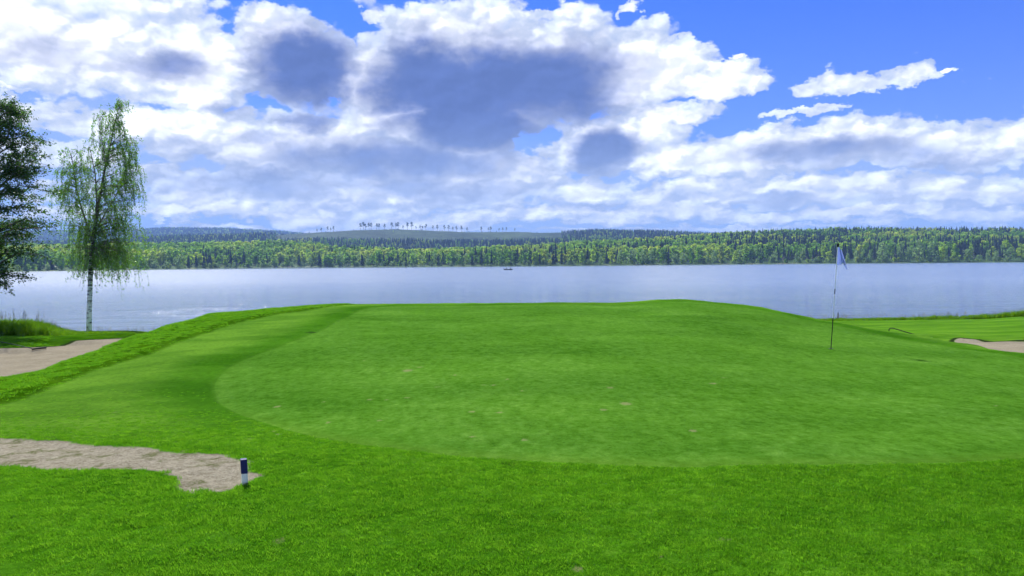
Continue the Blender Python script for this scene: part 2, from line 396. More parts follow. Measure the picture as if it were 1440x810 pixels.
    def puff(v):
        v = n.vm('ADD', v, n.vm('SCALE', w2, scale=.030))
        q_ = nt.nodes.new('ShaderNodeTexVoronoi'); q_.voronoi_dimensions = '2D'; q_.feature = 'F1'; n.put(q_.inputs['Vector'], v)
        q_.inputs['Scale'].default_value = 14; q_.inputs['Detail'].default_value = 2.; q_.inputs['Roughness'].default_value = .5; q_.inputs['Lacunarity'].default_value = 2.2
        return n.m('SUBTRACT', 1., q_.outputs['Distance'])
    nz = n.noise(pn, 12, 7, .56, dim='2D'); nz2 = n.noise(n.vm('ADD', pn, (-.008, .014, 0)), 12, 6, .56, dim='2D')
    v1 = puff(pn); v2 = puff(n.vm('ADD', pn, (-.006, .010, 0)))
    n1 = n.m('ADD', n.m('MULTIPLY', nz, .62), n.m('MULTIPLY', n.m('SUBTRACT', v1, .12), .38))
    n2 = n.m('ADD', n.m('MULTIPLY', nz2, .62), n.m('MULTIPLY', n.m('SUBTRACT', v2, .12), .38))
    veil = field(q2, [(420,250,460,90,.8),(800,290,380,60,.7),(1150,265,450,60,.85),(720,345,1100,28,.75),(60,120,260,150,.7)], 1.4, .3)
    veil = n.m('MULTIPLY', veil, n.mr(w1, .30, .60, .55, 1.))
    # generic broken cloud for the rest of the vault, behind and above the camera
    out_f = n.m('MAXIMUM', n.mr(n.m('ABSOLUTE', az), .68, .95), n.mr(el, .42, .7))
    gen = n.m('MULTIPLY', n.mr(n.noise(pn, 3.2, 4, .55, dim='2D'), .46, .62), out_f)
    C = n.m('MAXIMUM', C, n.m('MULTIPLY', gen, .8))
    dens = n.m('ADD', C, n.m('MULTIPLY', n.m('SUBTRACT', n1, .5), 1.3))
    low = n.mr(el, .02, .20, 1., 0.)
    alpha = n.mr(dens, .10, .29)
    alpha = n.m('MULTIPLY', alpha, n.mr(el, .0, .05, .5, 1.))
    relief = n.m('MULTIPLY', n.m('SUBTRACT', n1, n2), 2.0)
    dark = n.mr(n.m('ADD', K, n.m('MULTIPLY', n.m('SUBTRACT', nz, .5), .7)), .10, 1.05)
    thick = n.mr(dens, .25, .9)
    # cloud radiance
    lit = n.mix(thick, (4.0, 4.5, 5.6), (7.4, 7.5, 7.8))
    core_c = n.mix(low, (.68, 1.08, 2.8), (1.5, 2.2, 4.1))
    col = n.mix(dark, lit, core_c)
    col = n.mix(n.m('MULTIPLY', low, .42), col, (3.1, 3.8, 5.3))
    rr = n.m('ADD', 1., n.m('MULTIPLY', relief, n.mr(dark, 0., 1., 1.0, .3)))
    col = n.mix(n.m('MULTIPLY', n.m('SUBTRACT', 1., rr), n.m('SUBTRACT', 1.6, dark), clamp=True), col, n.vm('MULTIPLY', col, (.62, .73, .93)))
    col = n.vm('SCALE', col, scale=n.m('MINIMUM', n.m('MAXIMUM', rr, .93), 1.4))
    blue = n.mix(veil, blue, n.mix(low, (2.3, 3.1, 5.0), (2.75, 3.55, 5.3)))
    fin = n.mix(alpha, blue, col)
    n.L.new(fin, bg.inputs[0])
    w.cycles.sampling_method = 'MANUAL'; w.cycles.sample_map_resolution = 512
build_world()

sun_d = bpy.data.lights.new('sun', 'SUN'); sun_d.energy = 4.2; sun_d.angle = R(.6); sun_d.color = (1, .965, .88)
sun = bpy.data.objects.new('sun', sun_d); COL.objects.link(sun)
sdir = Vector((math.sin(SUN_AZ)*math.cos(SUN_EL), math.cos(SUN_AZ)*math.cos(SUN_EL), math.sin(SUN_EL)))
sun.rotation_euler = sdir.to_track_quat('Z', 'Y').to_euler(); sun.location = (0, 0, 60)

# ------------------------------------------------------------------ ground
def ground_material():
    m, n, o = mat('golf_turf')
    P0 = n.N.new('ShaderNodeTexCoord').outputs['Object']
    gx, gy, gz = n.sep(P0)
    sg, sb, ss, smd = n.attr('sd_green'), n.attr('sd_bare'), n.attr('sd_sand'), n.attr('sd_mound')
    spot = n.attr('spot')
    nb = n.noise(P0, .35, 4, .6); nm = n.noise(P0, 1.6, 5, .6); nf = n.noise(P0, 14, 5, .7); nff = n.noise(P0, 60, 4, .75); nv = n.noise(P0, 220, 2, .7)
    # coarse grass
    rough = n.ramp(n.m('ADD', n.m('MULTIPLY', nf, .5), n.m('MULTIPLY', nm, .5)), [(.3, (.030, .115, .003)), (.5, (.058, .185, .006)), (.68, (.108, .265, .015))])
    rough = n.mix(n.mr(nff, .35, .7), n.mix(1., rough, (.62, .68, .6), 'MULTIPLY'), n.mix(1., rough, (1.25, 1.2, 1.3), 'MULTIPLY'))
    # putting green: fine short sward, streaks and mowing stripes
    pst = n.mapping(P0, rot=(0, 0, R(8)), sc=(1.3, .8, 1)); ns = n.noise(pst, 2.6, 6, .7); nst = n.noise(pst, 6, 4, .75)
    gsum = n.m('ADD', n.m('MULTIPLY', nb, .22), n.m('ADD', n.m('MULTIPLY', ns, .30), n.m('MULTIPLY', nst, .48)))
    gr = n.ramp(gsum, [(.35, (.030, .101, .005)), (.5, (.054, .154, .011)), (.64, (.084, .198, .021))])
    st = n.m('SINE', n.m('MULTIPLY', n.m('ADD', n.m('MULTIPLY', gx, .93), n.m('ADD', n.m('MULTIPLY', gy, .36), n.m('MULTIPLY', nb, 1.2))), 2.6))
    gr = n.mix(n.mr(st, -.35, .35, 0., .42), gr, n.mix(1., gr, (1.18, 1.10, 1.35), 'MULTIPLY'))
    gr = n.mix(n.mr(nf, .3, .7), n.mix(1., gr, (.80, .84, .7), 'MULTIPLY'), n.mix(1., gr, (1.2, 1.14, 1.3), 'MULTIPLY'))
    gr = n.mix(n.mr(nff, .3, .75), n.mix(1., gr, (.78, .82, .8), 'MULTIPLY'), n.mix(1., gr, (1.2, 1.15, 1.2), 'MULTIPLY'))
    fl = n.noise(P0, 13, 3, .8)
    gr = n.mix(n.mr(fl, .60, .68, 0., .5), gr, (.014, .060, .002)); gr = n.mix(n.mr(fl, .36, .28, 0., .35), gr, (.13, .24, .03))
    edge = n.m('MULTIPLY', n.mr(sg, -.35, -.05), n.mr(sg, .0, .04, 1., 0.))
    gr = n.mix(n.m('MULTIPLY', edge, n.mr(gy, 6.2, 9., .30, .08)), gr, (.075, .15, .012))
    # fringe between green and longer grass on the left
    fr = n.mix(n.mr(n.m('ADD', sg, n.m('MULTIPLY', nm, 1.2)), .9, 1.9), (.040, .136, .006), (.082, .198, .015))
    fr = n.mix(n.mr(nf, .3, .7), n.mix(1., fr, (.8, .82, .8), 'MULTIPLY'), n.mix(1., fr, (1.18, 1.14, 1.2), 'MULTIPLY'))
    far_s = n.mr(n.m('ADD', gy, n.m('MULTIPLY', nm, .8)), 6.8, 8.8)
    base = n.mix(far_s, rough, fr)
    # mound and far turf
    md = n.m('MULTIPLY', n.mr(smd, .05, -.12), far_s)
    mg = n.ramp(n.m('ADD', n.m('MULTIPLY', nm, .6), n.m('MULTIPLY', nf, .4)), [(.32, (.018, .07, .001)), (.5, (.036, .11, .002)), (.66, (.06, .15, .005))])
    base = n.mix(md, base, mg)
    fairway = n.mix(n.mr(n.noise(n.mapping(P0, sc=(.5, 2.2, 1)), 1., 5, .6), .35, .65), (.052, .155, .006), (.085, .195, .014))
    base = n.mix(n.m('MULTIPLY', n.mr(gy, 25, 27), n.mr(gx, 0., 2.)), base, fairway)
    ge = n.m('ADD', sg, n.m('MULTIPLY', n.m('SUBTRACT', nff, .5), .03))
    ge = n.m('ADD', ge, n.m('MULTIPLY', n.m('SUBTRACT', nm, .5), .10))
    ge = n.m('MULTIPLY', ge, n.mr(gy, 7, 11, 1., .10))
    base = n.mix(n.mr(ge, .012, -.012), base, gr)
    # dark crease at the foot of the mound grass
    # soil at the waterside
    base = n.mix(n.mr(gz, .9, .4), base, (.08, .07, .045))
    lw = n.noise(n.mapping(P0, sc=(.30, .55, 1)), 1., 4, .6)
    base = n.mix(n.mr(n.m('ADD', n.m('MULTIPLY', n.m('SUBTRACT', lw, .5), n.mr(sg, -.1, .1, .45, 1.)), .5), .38, .62), n.mix(1., base, (.74, .80, .8), 'MULTIPLY'), n.mix(1., base, (1.22, 1.14, 1.25), 'MULTIPLY'))
    # bare patch
    be = n.m('ADD', sb, n.m('ADD', n.m('MULTIPLY', n.m('SUBTRACT', nf, .5), .16), n.m('MULTIPLY', n.m('SUBTRACT', nff, .5), .09)))
    so = n.ramp(n.m('ADD', n.m('MULTIPLY', nf, .45), n.m('MULTIPLY', nff, .55)), [(.36, (.11, .090, .058)), (.47, (.235, .212, .150)), (.62, (.37, .34, .25))])
    so = n.mix(n.mr(nv, .60, .70), so, (.06, .05, .035))
    so = n.mix(n.m('MULTIPLY', n.mr(n.noise(P0, 3.3, 5, .7), .52, .62), n.mr(nff, .40, .55)), so, (.085, .10, .03))
    bf = n.mr(be, .02, -.03)
    base = n.mix(bf, base, so)
    # worn pale spots and divots
    spn = n.m('ADD', spot, n.m('MULTIPLY', n.m('SUBTRACT', nff, .5), 1.6))
    base = n.mix(n.m('MULTIPLY', n.mr(spn, .35, .8), .55), base, (.22, .20, .10))
    base = n.mix(n.mr(n.m('MULTIPLY', spot, -1.), .2, .6, 0., .8), base, (.02, .045, .01))
    # bunker sand
    sn = n.ramp(n.m('ADD', n.m('MULTIPLY', nm, .4), n.m('MULTIPLY', nf, .6)), [(.3, (.17, .145, .10)), (.5, (.235, .207, .145)), (.7, (.30, .268, .19))])
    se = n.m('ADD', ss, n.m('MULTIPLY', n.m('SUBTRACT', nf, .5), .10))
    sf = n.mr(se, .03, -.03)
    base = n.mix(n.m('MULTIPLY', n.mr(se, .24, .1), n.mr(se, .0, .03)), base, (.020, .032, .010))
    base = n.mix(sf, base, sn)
    grassy = n.m('MULTIPLY', n.m('SUBTRACT', 1., bf), n.m('SUBTRACT', 1., sf))
    hgt = n.m('ADD', n.m('MULTIPLY', nff, .6), n.m('ADD', n.m('MULTIPLY', nf, .7), n.m('MULTIPLY', nv, .3)))
    ing = n.mr(sg, .03, -.03)
    hgt = n.m('MULTIPLY', hgt, n.mix(ing, (1, 1, 1), (.32, .32, .32)))
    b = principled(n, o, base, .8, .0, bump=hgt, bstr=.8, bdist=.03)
    t = n.N.new('ShaderNodeBsdfTranslucent')
    b.inputs['Sheen Weight'].default_value = .0
    return m
def build_ground():
    Y = [-40, -30, -22, -16, -11, -7, -4, -2, 0, 1, 1.8, 2.4]; y = 2.8
    while y < 76:
        Y.append(y); y += .035+max(0, y-4)*.0075 if y < 33 else .5
    Y = np.array(Y)
    nin = 420; a = np.linspace(-1, 1, nin); ext = np.array([1.04, 1.1, 1.2, 1.35, 1.55, 1.85, 2.3, 3, 4.5, 7])
    a = np.concatenate([-ext[::-1], a, ext])
    W = .74*(np.abs(Y)+3.2)
    X = a[None, :]*W[:, None]; YY = np.repeat(Y[:, None], len(a), 1)
    e = np.abs(a) > 6; X[:, e] = np.sign(a[e])[None, :]*150
    e = np.abs(np.abs(a)-4.5) < .1; X[:, e] = np.sign(a[e])[None, :]*np.maximum(np.abs(X[:, e]), 80)*1.
    x = X.ravel(); yv = YY.ravel(); rg = regions(x, yv); z = ground_z(x, yv, rg)
    spot = np.zeros_like(x)
    for (c, aa, bb) in spots:
        s = 1 if aa > 0 else -1; aa = abs(aa)
        f = s*np.exp(-((x-c[0])/aa)**2-((yv-c[1])/(bb*2.2))**2)
        spot = np.where(np.abs(f) > np.abs(spot), f, spot)
    nr, nc = X.shape; idx = np.arange(nr*nc).reshape(nr, nc)
    F = np.stack([idx[:-1, :-1], idx[:-1, 1:], idx[1:, 1:], idx[1:, :-1]], -1).reshape(-1, 4)
    for k in ('sd_green', 'sd_bare', 'sd_sand', 'sd_mound'): rg[k] = np.clip(rg[k], -6, 6)
    rg['spot'] = spot
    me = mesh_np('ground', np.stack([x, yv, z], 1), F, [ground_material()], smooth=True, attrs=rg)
    tag(link('ground', me), kind='structure')
build_ground()

# ------------------------------------------------------------------ grass
def tuft_mesh(name, nb, h, w, spread, lean, mats, seg=2):
    V = []; F = []
    for i in range(nb):
        a = random.uniform(0, 2*math.pi); r = spread*math.sqrt(random.random()); bx, by = r*math.cos(a), r*math.sin(a)
        hh = h*random.uniform(.55, 1.15); th = random.uniform(0, 2*math.pi); ln = lean*random.uniform(.2, 1)*hh
        dx, dy = math.cos(th)*ln, math.sin(th)*ln; px, py = -math.sin(th+1)*w/2, math.cos(th+1)*w/2
        k = len(V)
        for s in range(seg):
            t = s/seg; ww = 1-t*.4
            c = (bx+dx*t*t, by+dy*t*t, hh*t*(1-.15*t)-(.1*h if s == 0 else 0)); V += [(c[0]-px*ww, c[1]-py*ww, c[2]), (c[0]+px*ww, c[1]+py*ww, c[2])]
        V.append((bx+dx, by+dy, hh*.85))
        for s in range(seg-1): F.append([k+2*s, k+2*s+1, k+2*s+3, k+2*s+2])
        F.append([k+2*seg-2, k+2*seg-1, k+2*seg])
    me = bpy.data.meshes.new(name); me.from_pydata(V, [], F)
    for m in mats: me.materials.append(m)
    return me
def proto(name, me): return bpy.data.objects.new(name, me)
G_rough = leafmat('coarse_grass', [(.030, .108, .003), (.058, .175, .007), (.11, .245, .015)], [(.075, .28, .005), (.15, .42, .012), (.26, .56, .022)], .5, .5, .03)
G_tall = leafmat('tall_grass', [(.03, .09, .002), (.05, .13, .004), (.08, .17, .008)], [(.09, .25, .004), (.16, .36, .008), (.25, .46, .015)], .5, .5, .05)
G_stalk = leafmat('seed_stalk', [(.10, .14, .04), (.2, .22, .08), (.30, .27, .12)], [(.1, .15, .04), (.2, .22, .08), (.3, .3, .12)], .3)
def build_grass():
    pr = [proto('grass_tuft', tuft_mesh('grass_tuft', 34, .026, .0032, .045, 1.0, [G_rough])) for _ in range(4)]
    # foreground sward, thinning with distance
    def pts(n, x0, x1, y0, y1): return rng.uniform(x0, x1, n), rng.uniform(y0, y1, n)
    x, y = pts(95000, -9.5, 9.5, 2.6, 10.5)
    rg = regions(x, y)
    keep = (np.abs(x) < .76*(y+1.2)) & (rg['sd_green'] > .02) & (rg['sd_bare'] > .0+.10*(fbm(x*5, y*5, 77)-.5)) & (rg['sd_sand'] > .1)
    keep &= rng.random(len(x)) < 1-.95*sm(6.3, 9.5, y)
    x, y = x[keep], y[keep]; rg = {k: v[keep] for k, v in rg.items()}
    z = ground_z(x, y, rg)
    s = rng.uniform(.6, 1.1, len(x))*(.75+.6*fbm(x*3, y*3, 55))*(1-.5*sm(6.3, 9.5, y))
    edge = 1+.5*np.exp(-np.abs(rg['sd_bare'])/.08)
    sc = np.stack([s*.95, s*.95, s*edge*.85], 1)
    o = scatter('rough_grass', np.stack([x, y, z], 1), sc, rng.uniform(0, 6.28, len(x)), rng.integers(0, 4, len(x)), pr)
    tag(o, kind='stuff', label='coarse bright green grass in the foreground around the bare patch', cat='grass')
    # mound grass
    pm = [proto('mound_tuft', tuft_mesh('mound_tuft', 26, .036, .008, .10, 1.1, [G_rough])) for _ in range(3)]
    x, y = pts(70000, -24, 2, 8, 31)
    rg = regions(x, y)
    keep = (rg['sd_mound'] < .0) & (rg['sd_sand'] > .12) & (x > -.76*(y+1.5)) & (y < 30)
    keep &= ~((x > -.60*y) & (y > 27.5))
    x, y = x[keep], y[keep]; rg = {k: v[keep] for k, v in rg.items()}; z = ground_z(x, y, rg)
    s = rng.uniform(.5, .95, len(x))*(.6+.8*fbm(x*1.5, y*1.5, 5)); s *= .55+.45*sm(0, .25, -rg['sd_mound'])
    o = scatter('mound_grass', np.stack([x, y, z], 1), s, rng.uniform(0, 6.28, len(x)), rng.integers(0, 3, len(x)), pm)
    tag(o, kind='stuff', label='longer grass on the mound bank above the left bunker', cat='grass')
    # tall bank grass, left and right
    pt = [proto('bank_tuft', tuft_mesh('bank_tuft', 26, 1., .022, .16, .45, [G_tall], 3)) for _ in range(4)]
    def stalk(nm):
        V = MB()
        for i in range(2):
            x0, y0 = random.uniform(-.1, .1), random.uniform(-.1, .1); h = random.uniform(.8, 1.1); lx = random.uniform(-.15, .15)
            V.tube([(x0, y0, 0), (x0+lx*.4, y0, h*.5), (x0+lx, y0, h)], [.006, .005, .003], 3)
            for k in range(9):
                t = .72+.28*k/9; a = random.uniform(0, 6.28); c = (x0+lx*t, y0, h*t); L = .09*(1.15-t)+.02
                V.tube([c, (c[0]+math.cos(a)*L, c[1]+math.sin(a)*L, c[2]+L*.8)], [.006, .004], 3)
        return proto(nm, V.mesh(nm, [G_stalk]))
    ps = [stalk('seed_stalk') for _ in range(3)]
    def bank(nm, label, u0, u1, n, nst, hfun, Y0, Y1, stalks):
        u = rng.uniform(u0, u1, n); y = rng.uniform(Y0, Y1, n); t = (u-720)/FPX; x = t*y; z = ground_z(x, y)
        h = hfun(u, y)*(.65+.6*fbm(x*.9, y*.9, 91)); k = h > .05; x, y, z, h = x[k], y[k], z[k], h[k]
        u = rng.uniform(u0, u1, nst); ys = rng.uniform(Y0+2, Y1, nst); xs = (u-720)/FPX*ys; zs = ground_z(xs, ys); hs = stalks(u, ys)*rng.uniform(.6, 1.15, nst); k2 = hs > .1
        xs, ys, zs, hs = xs[k2], ys[k2], zs[k2], hs[k2]
        X = np.concatenate([x, xs]); Yv = np.concatenate([y, ys]); Z = np.concatenate([z, zs]); H = np.concatenate([h, hs])
        ii = np.concatenate([rng.integers(0, 4, len(x)), 4+rng.integers(0, 3, len(xs))])
        sxy = np.concatenate([np.clip(h*1.2, .3, .9), np.full(len(xs), 1.)])
        o = scatter(nm, np.stack([X, Yv, Z-.02], 1), np.stack([sxy, sxy, H], 1), rng.uniform(0, 6.28, len(X)), ii, pt+ps)
        tag(o, kind='stuff', label=label, cat='grass')
    bank('bank_grass', 'tall dark green grass on the lake bank at the left edge', -420, 205, 6500, 420,
         lambda u, y: np.where(y < 36, .62, .5)*sm(115, 40, u)*sm(30, 31.3, y)+.13*sm(31.5, 33, y), 30.3, 46, lambda u, y: 1.0*sm(120, 40, u)+.0*y)
    bank('bank_grass', 'low tufted grass along the lake shore behind the right fairway', 1130, 1900, 3800, 420,
         lambda u, y: (.17+.25*sm(1200, 1500, u))*(.6+.9*vnoise(u*.06, y*1.5, 4)), 47.6, 51.5, lambda u, y: .40+.15*sm(1250, 1500, u))
    bank('shore_reeds', 'thin reeds in the shallow water beside the birch', 60, 300, 30, 110,
         lambda u, y: 0*u, 46, 51, lambda u, y: .55+0*u)
build_grass()

# ------------------------------------------------------------------ water
def build_water():
    m, n, o = mat('lake_water')
    P0 = n.N.new('ShaderNodeTexCoord').outputs['Object']; gx, gy, gz = n.sep(P0)
    big = n.noise(n.mapping(P0, sc=(.004, .02, 1)), 1., 4, .6)
    r1 = n.noise(n.mapping(P0, sc=(.35, .8, 1)), 1., 4, .6); r2 = n.noise(n.mapping(P0, sc=(.10, .32, 1)), 1., 4, .6); r3 = n.noise(n.mapping(P0, sc=(2.2, 4.5, 1)), 1., 3, .6)
    calm = n.mr(gy, 60, 300, 2.6, .5)
    calm = n.m('MULTIPLY', calm, n.mr(gy, 640, 735, 1., .25))
    calm = n.m('MULTIPLY', calm, n.mr(big, .35, .62, .65, 1.25))
    h = n.m('ADD', n.m('MULTIPLY', r1, .7), n.m('ADD', n.m('MULTIPLY', r2, 1.9), n.m('MULTIPLY', r3, .16)))
    h = n.m('MULTIPLY', h, calm)
    b = n.N.new('ShaderNodeBump'); b.inputs['Strength'].default_value = 1.; b.inputs['Distance'].default_value = .10; n.put(b.inputs['Height'], h)
    g = n.N.new('ShaderNodeBsdfPrincipled'); n.put(g.inputs['Base Color'], (.14, .19, .26)); n.put(g.inputs['Roughness'], n.m('SUBTRACT', n.mr(gy, 60, 260, .10, .26), n.mr(gy, 600, 725, 0., .15)))
    g.inputs['IOR'].default_value = 1.36; g.inputs['Specular IOR Level'].default_value = .9
    n.L.new(b.outputs[0], g.inputs['Normal']); n.L.new(g.outputs[0], o.inputs[0])
    V = []; F = []
    ys = np.array([-6000, -600, -60, 30, 60, 120, 250, 500, 800, 1500, 6000.]); xs = np.array([-6000, -1500, -500, -150, 0, 150, 500, 1500, 6000.])
    X, Yv = np.meshgrid(xs, ys); V = np.stack([X.ravel(), Yv.ravel(), 0*X.ravel()], 1)
    idx = np.arange(V.shape[0]).reshape(X.shape); F = np.stack([idx[:-1, :-1], idx[:-1, 1:], idx[1:, 1:], idx[1:, :-1]], -1).reshape(-1, 4)
    tag(link('lake_water', mesh_np('lake_water', V, F, [m])), kind='structure')
build_water()

# ------------------------------------------------------------------ hills across the lake
hu = np.array([-700, 0, 150, 230, 310, 345, 400, 440, 500, 560, 620, 700, 780, 860, 930, 1000, 1080, 1180, 1250, 1340, 1440, 2100])
shore_v = np.interp(hu, [-700, 0, 200, 310, 400, 720, 1000, 1200, 1440, 2100], [388, 382.5, 379, 377.3, 375.8, 374.2, 371.8, 370.2, 368.7, 362])
def hor(u, v0=366.): # horizon row
    lo, hi = 300., 430.
    for _ in range(40):
        md = (lo+hi)/2
        if ray(u, md)[2] > 0: lo = md
        else: hi = md
    return lo
def elz(u, v, Y): return CZ+ray(u, v)[2]*Y
D_s = np.array([min(900, CZ/max(1e-4, -ray(u, v)[2])) for u, v in zip(hu, shore_v)])
TH1 = 15.
y1 = np.array([1010, 1010, 1010, 1010, 1010, 1010, 1000, 980, 960, 950, 950, 960, 1000, 1060, 1110, 1130, 1150, 1180, 1180, 1180, 1180, 1180.])
v1 = np.array([345, 345, 341, 339, 338, 338, 338, 340, 346, 349, 350, 345, 341, 336, 331, 326, 323, 321, 320, 321, 320, 320.])
z1 = np.array([elz(u, v, y)-TH1 for u, v, y in zip(hu, v1, y1)])
y2 = np.full(len(hu), 2100.)
v2 = np.array([345, 345, 340, 336, 333, 332, 330, 327, 323.5, 323, 325.5, 326.5, 327.5, 326, 328, 331, 334, 334, 334, 334, 334, 340])
z2 = np.array([elz(u, v, 2100.) for u, v in zip(hu, v2)])
v3 = np.array([324, 324, 322, 319.5, 320, 321.5, 324.5, 329, 334, 336, 336, 334, 330, 326, 325.5, 331, 334, 334, 334, 334, 334, 340])
z3 = np.array([elz(u, v, 4200.)-12 for u, v in zip(hu, v3)])
def hills_z(X, Y):
    sh = X.shape; X = X.ravel(); Y = Y.ravel()
    t = X/np.maximum(Y, 1); T = np.array([ray(u, 370)[0] for u in hu])
    f = lambda a: np.interp(t, T, a)
    D = f(D_s)+fbm(X*.012, Y*0, 3, 3)*22-11; Z1 = f(z1); Z2 = f(z2); Z3 = f(z3); Y1 = f(y1)
    k = np.stack([D-40, D, D+9, D+30, Y1, Y1+220, np.full_like(D, 1650), np.full_like(D, 2100), np.full_like(D, 2600), np.full_like(D, 3300), np.full_like(D, 4200), np.full_like(D, 5600)])
    v = np.stack([0*D-3, 0*D+.05, 0*D+.9, 1.5+.06*Z1, Z1, Z1-6, Z1*.35+Z2*.45, Z2, Z2-25, Z3*.6, Z3, Z3-60])
    z = np.full_like(D, -3.)
    for i in range(len(k)-1):
        m = (Y >= k[i]) & (Y < k[i+1]); s = (Y[m]-k[i][m])/(k[i+1][m]-k[i][m])
        if i > 2: s = s*s*(3-2*s)*.6+s*.4
        z[m] = v[i][m]*(1-s)+v[i+1][m]*s
    m = Y >= k[-1]; z[m] = v[-1][m]
    nn = (fbm(X*.01, Y*.01, 12)-.5)*6*sm(30, 200, Y-D)+(fbm(X*.0025, Y*.0025, 19)-.5)*16*sm(900, 1500, Y)*(1-sm(1900, 2080, Y)*(1-sm(2150, 2500, Y)))*(1-.7*sm(3300, 4100, Y))
    return (z+nn).reshape(sh), (Y-D).reshape(sh)
def build_hills():
    t = np.linspace(-1.25, 1.25, 520); Y = np.concatenate([np.arange(520, 780, 4), np.arange(780, 1300, 14), np.arange(1300, 2700, 26), np.arange(2700, 5650, 60)])
    X = t[None, :]*Y[:, None]; YY = np.repeat(Y[:, None], len(t), 1).astype(float)
    z, sd = hills_z(X, YY)
    idx = np.arange(X.size).reshape(X.shape); F = np.stack([idx[:-1, :-1], idx[:-1, 1:], idx[1:, 1:], idx[1:, :-1]], -1).reshape(-1, 4)
    m, n, o = mat('hillside')
    P0 = n.N.new('ShaderNodeTexCoord').outputs['Object']; gx, gy, gz = n.sep(P0); s = n.attr('shore')
    nb = n.noise(P0, .006, 5, .6); nf = n.noise(P0, .05, 5, .65)
    clear = n.ramp(n.m('ADD', n.m('MULTIPLY', nb, .5), n.m('MULTIPLY', nf, .5)), [(.40, (.008, .022, .008)), (.5, (.018, .042, .012)), (.60, (.05, .085, .025))])
    floor = n.mix(nf, (.02, .05, .012), (.05, .10, .02))
    c = n.mix(n.mr(gy, 1500, 1700), floor, clear); c = n.mix(n.mr(gy, 2300, 2700), c, (.02, .045, .02))
    band = n.mr(s, 10, 4); c = n.mix(band, c, n.mix(n.mr(nf, .54, .68), (.06, .11, .03), (.24, .23, .13)))
    principled(n, o, c, .9, .1, bump=nf, bstr=.6, bdist=4)
    me = mesh_np('hills', np.stack([X.ravel(), YY.ravel(), z.ravel()], 1), F, [m], smooth=True, attrs={'shore': sd.ravel()})
    tag(link('hills', me), kind='structure')
build_hills()

# ------------------------------------------------------------------ far trees
def quads(C, Nn, size, asp=1., jit=.5):
    """leaf clumps: little bent quads"""
    n = len(C); Nn = Nn+rng.normal(0, jit, (n, 3)); Nn /= np.linalg.norm(Nn, axis=1)[:, None]
    a = np.cross(Nn, rng.normal(0, 1, (n, 3))); a /= np.linalg.norm(a, axis=1)[:, None]; b = np.cross(Nn, a)
    s = np.asarray(size).reshape(-1, 1)*np.ones((n, 1)); s = s*rng.uniform(.6, 1.3, (n, 1))
    V = np.stack([C-a*s, C-b*s*asp*.7, C+a*s, C+b*s*asp*.7], 1).reshape(-1, 3)
    F = np.arange(4*n).reshape(n, 4); return V, F
M_bark = simple('far_bark', (.16, .12, .09), .8, .2, .2, 3)
M_birchbark = simple('pale_far_bark', (.5, .47, .42), .8, .2, .2, 3)
M_leaf_bright = leafmat('spring_leaves', [(.05, .12, .012), (.07, .15, .012), (.11, .18, .015), (.15, .20, .02)], [(.14, .34, .03), (.26, .52, .03), (.44, .66, .05), (.60, .70, .07)], .62)
M_leaf_pale = leafmat('willow_leaves', [(.09, .15, .06), (.12, .18, .07)], [(.22, .40, .11), (.32, .50, .15)], .55)
M_needle = leafmat('spruce_needles', [(.008, .028, .016), (.014, .042, .02), (.022, .055, .022)], [(.01, .04, .01), (.015, .05, .015), (.02, .06, .02)], .15)
M_pine = leafmat('pine_needles', [(.025, .05, .025), (.04, .075, .03)], [(.03, .07, .02), (.04, .09, .03)], .2)
def far_broad(name, H, Wd, leaf, seed, low=.1, bark=M_bark):
    r = random.Random(seed); V = []; F = []; nV = 0; M = []
    lobes = []
    for i in range(13):
        zz = H*(low+.12+(.80-low)*(i+.5)/13); t = (zz/H-low)/(1-low); wr = Wd*math.sin(math.pi*min(.97, max(.12, t*.86+.12)))**.7*.62
        a = r.uniform(0, 6.28); lobes.append((wr*math.cos(a)*r.uniform(.3, .9), wr*math.sin(a)*r.uniform(.3, .9), zz, Wd*r.uniform(.34, .5)*(1.1-.45*t)))
    for lx, ly, lz, lr in lobes:
        k = 34; d = rng.normal(0, 1, (k, 3)); d /= np.linalg.norm(d, axis=1)[:, None]
        C = np.array([lx, ly, lz])+d*lr*rng.uniform(.65, 1.1, (k, 1))*np.array([1, 1, .85]); C[:, 2] = np.clip(C[:, 2], H*low*.4, H)
        v, f = quads(C, d, H*.042, 1., .6); V.append(v); F.append(f+nV); nV += len(v)
    nl = sum(len(f) for f in F)
    b = MB(); b.tube([(0, 0, -.5), (0, 0, H*.4), (Wd*.08, 0, H*.85)], [H*.016, H*.011, H*.004], 5, cap=False)
    v = np.concatenate(b.V); V.append(v); F.append(np.array(b.F)+nV)
    F = np.concatenate(F); return mesh_np(name, np.concatenate(V), F, [leaf, bark], np.array([0]*nl+[1]*(len(F)-nl)))
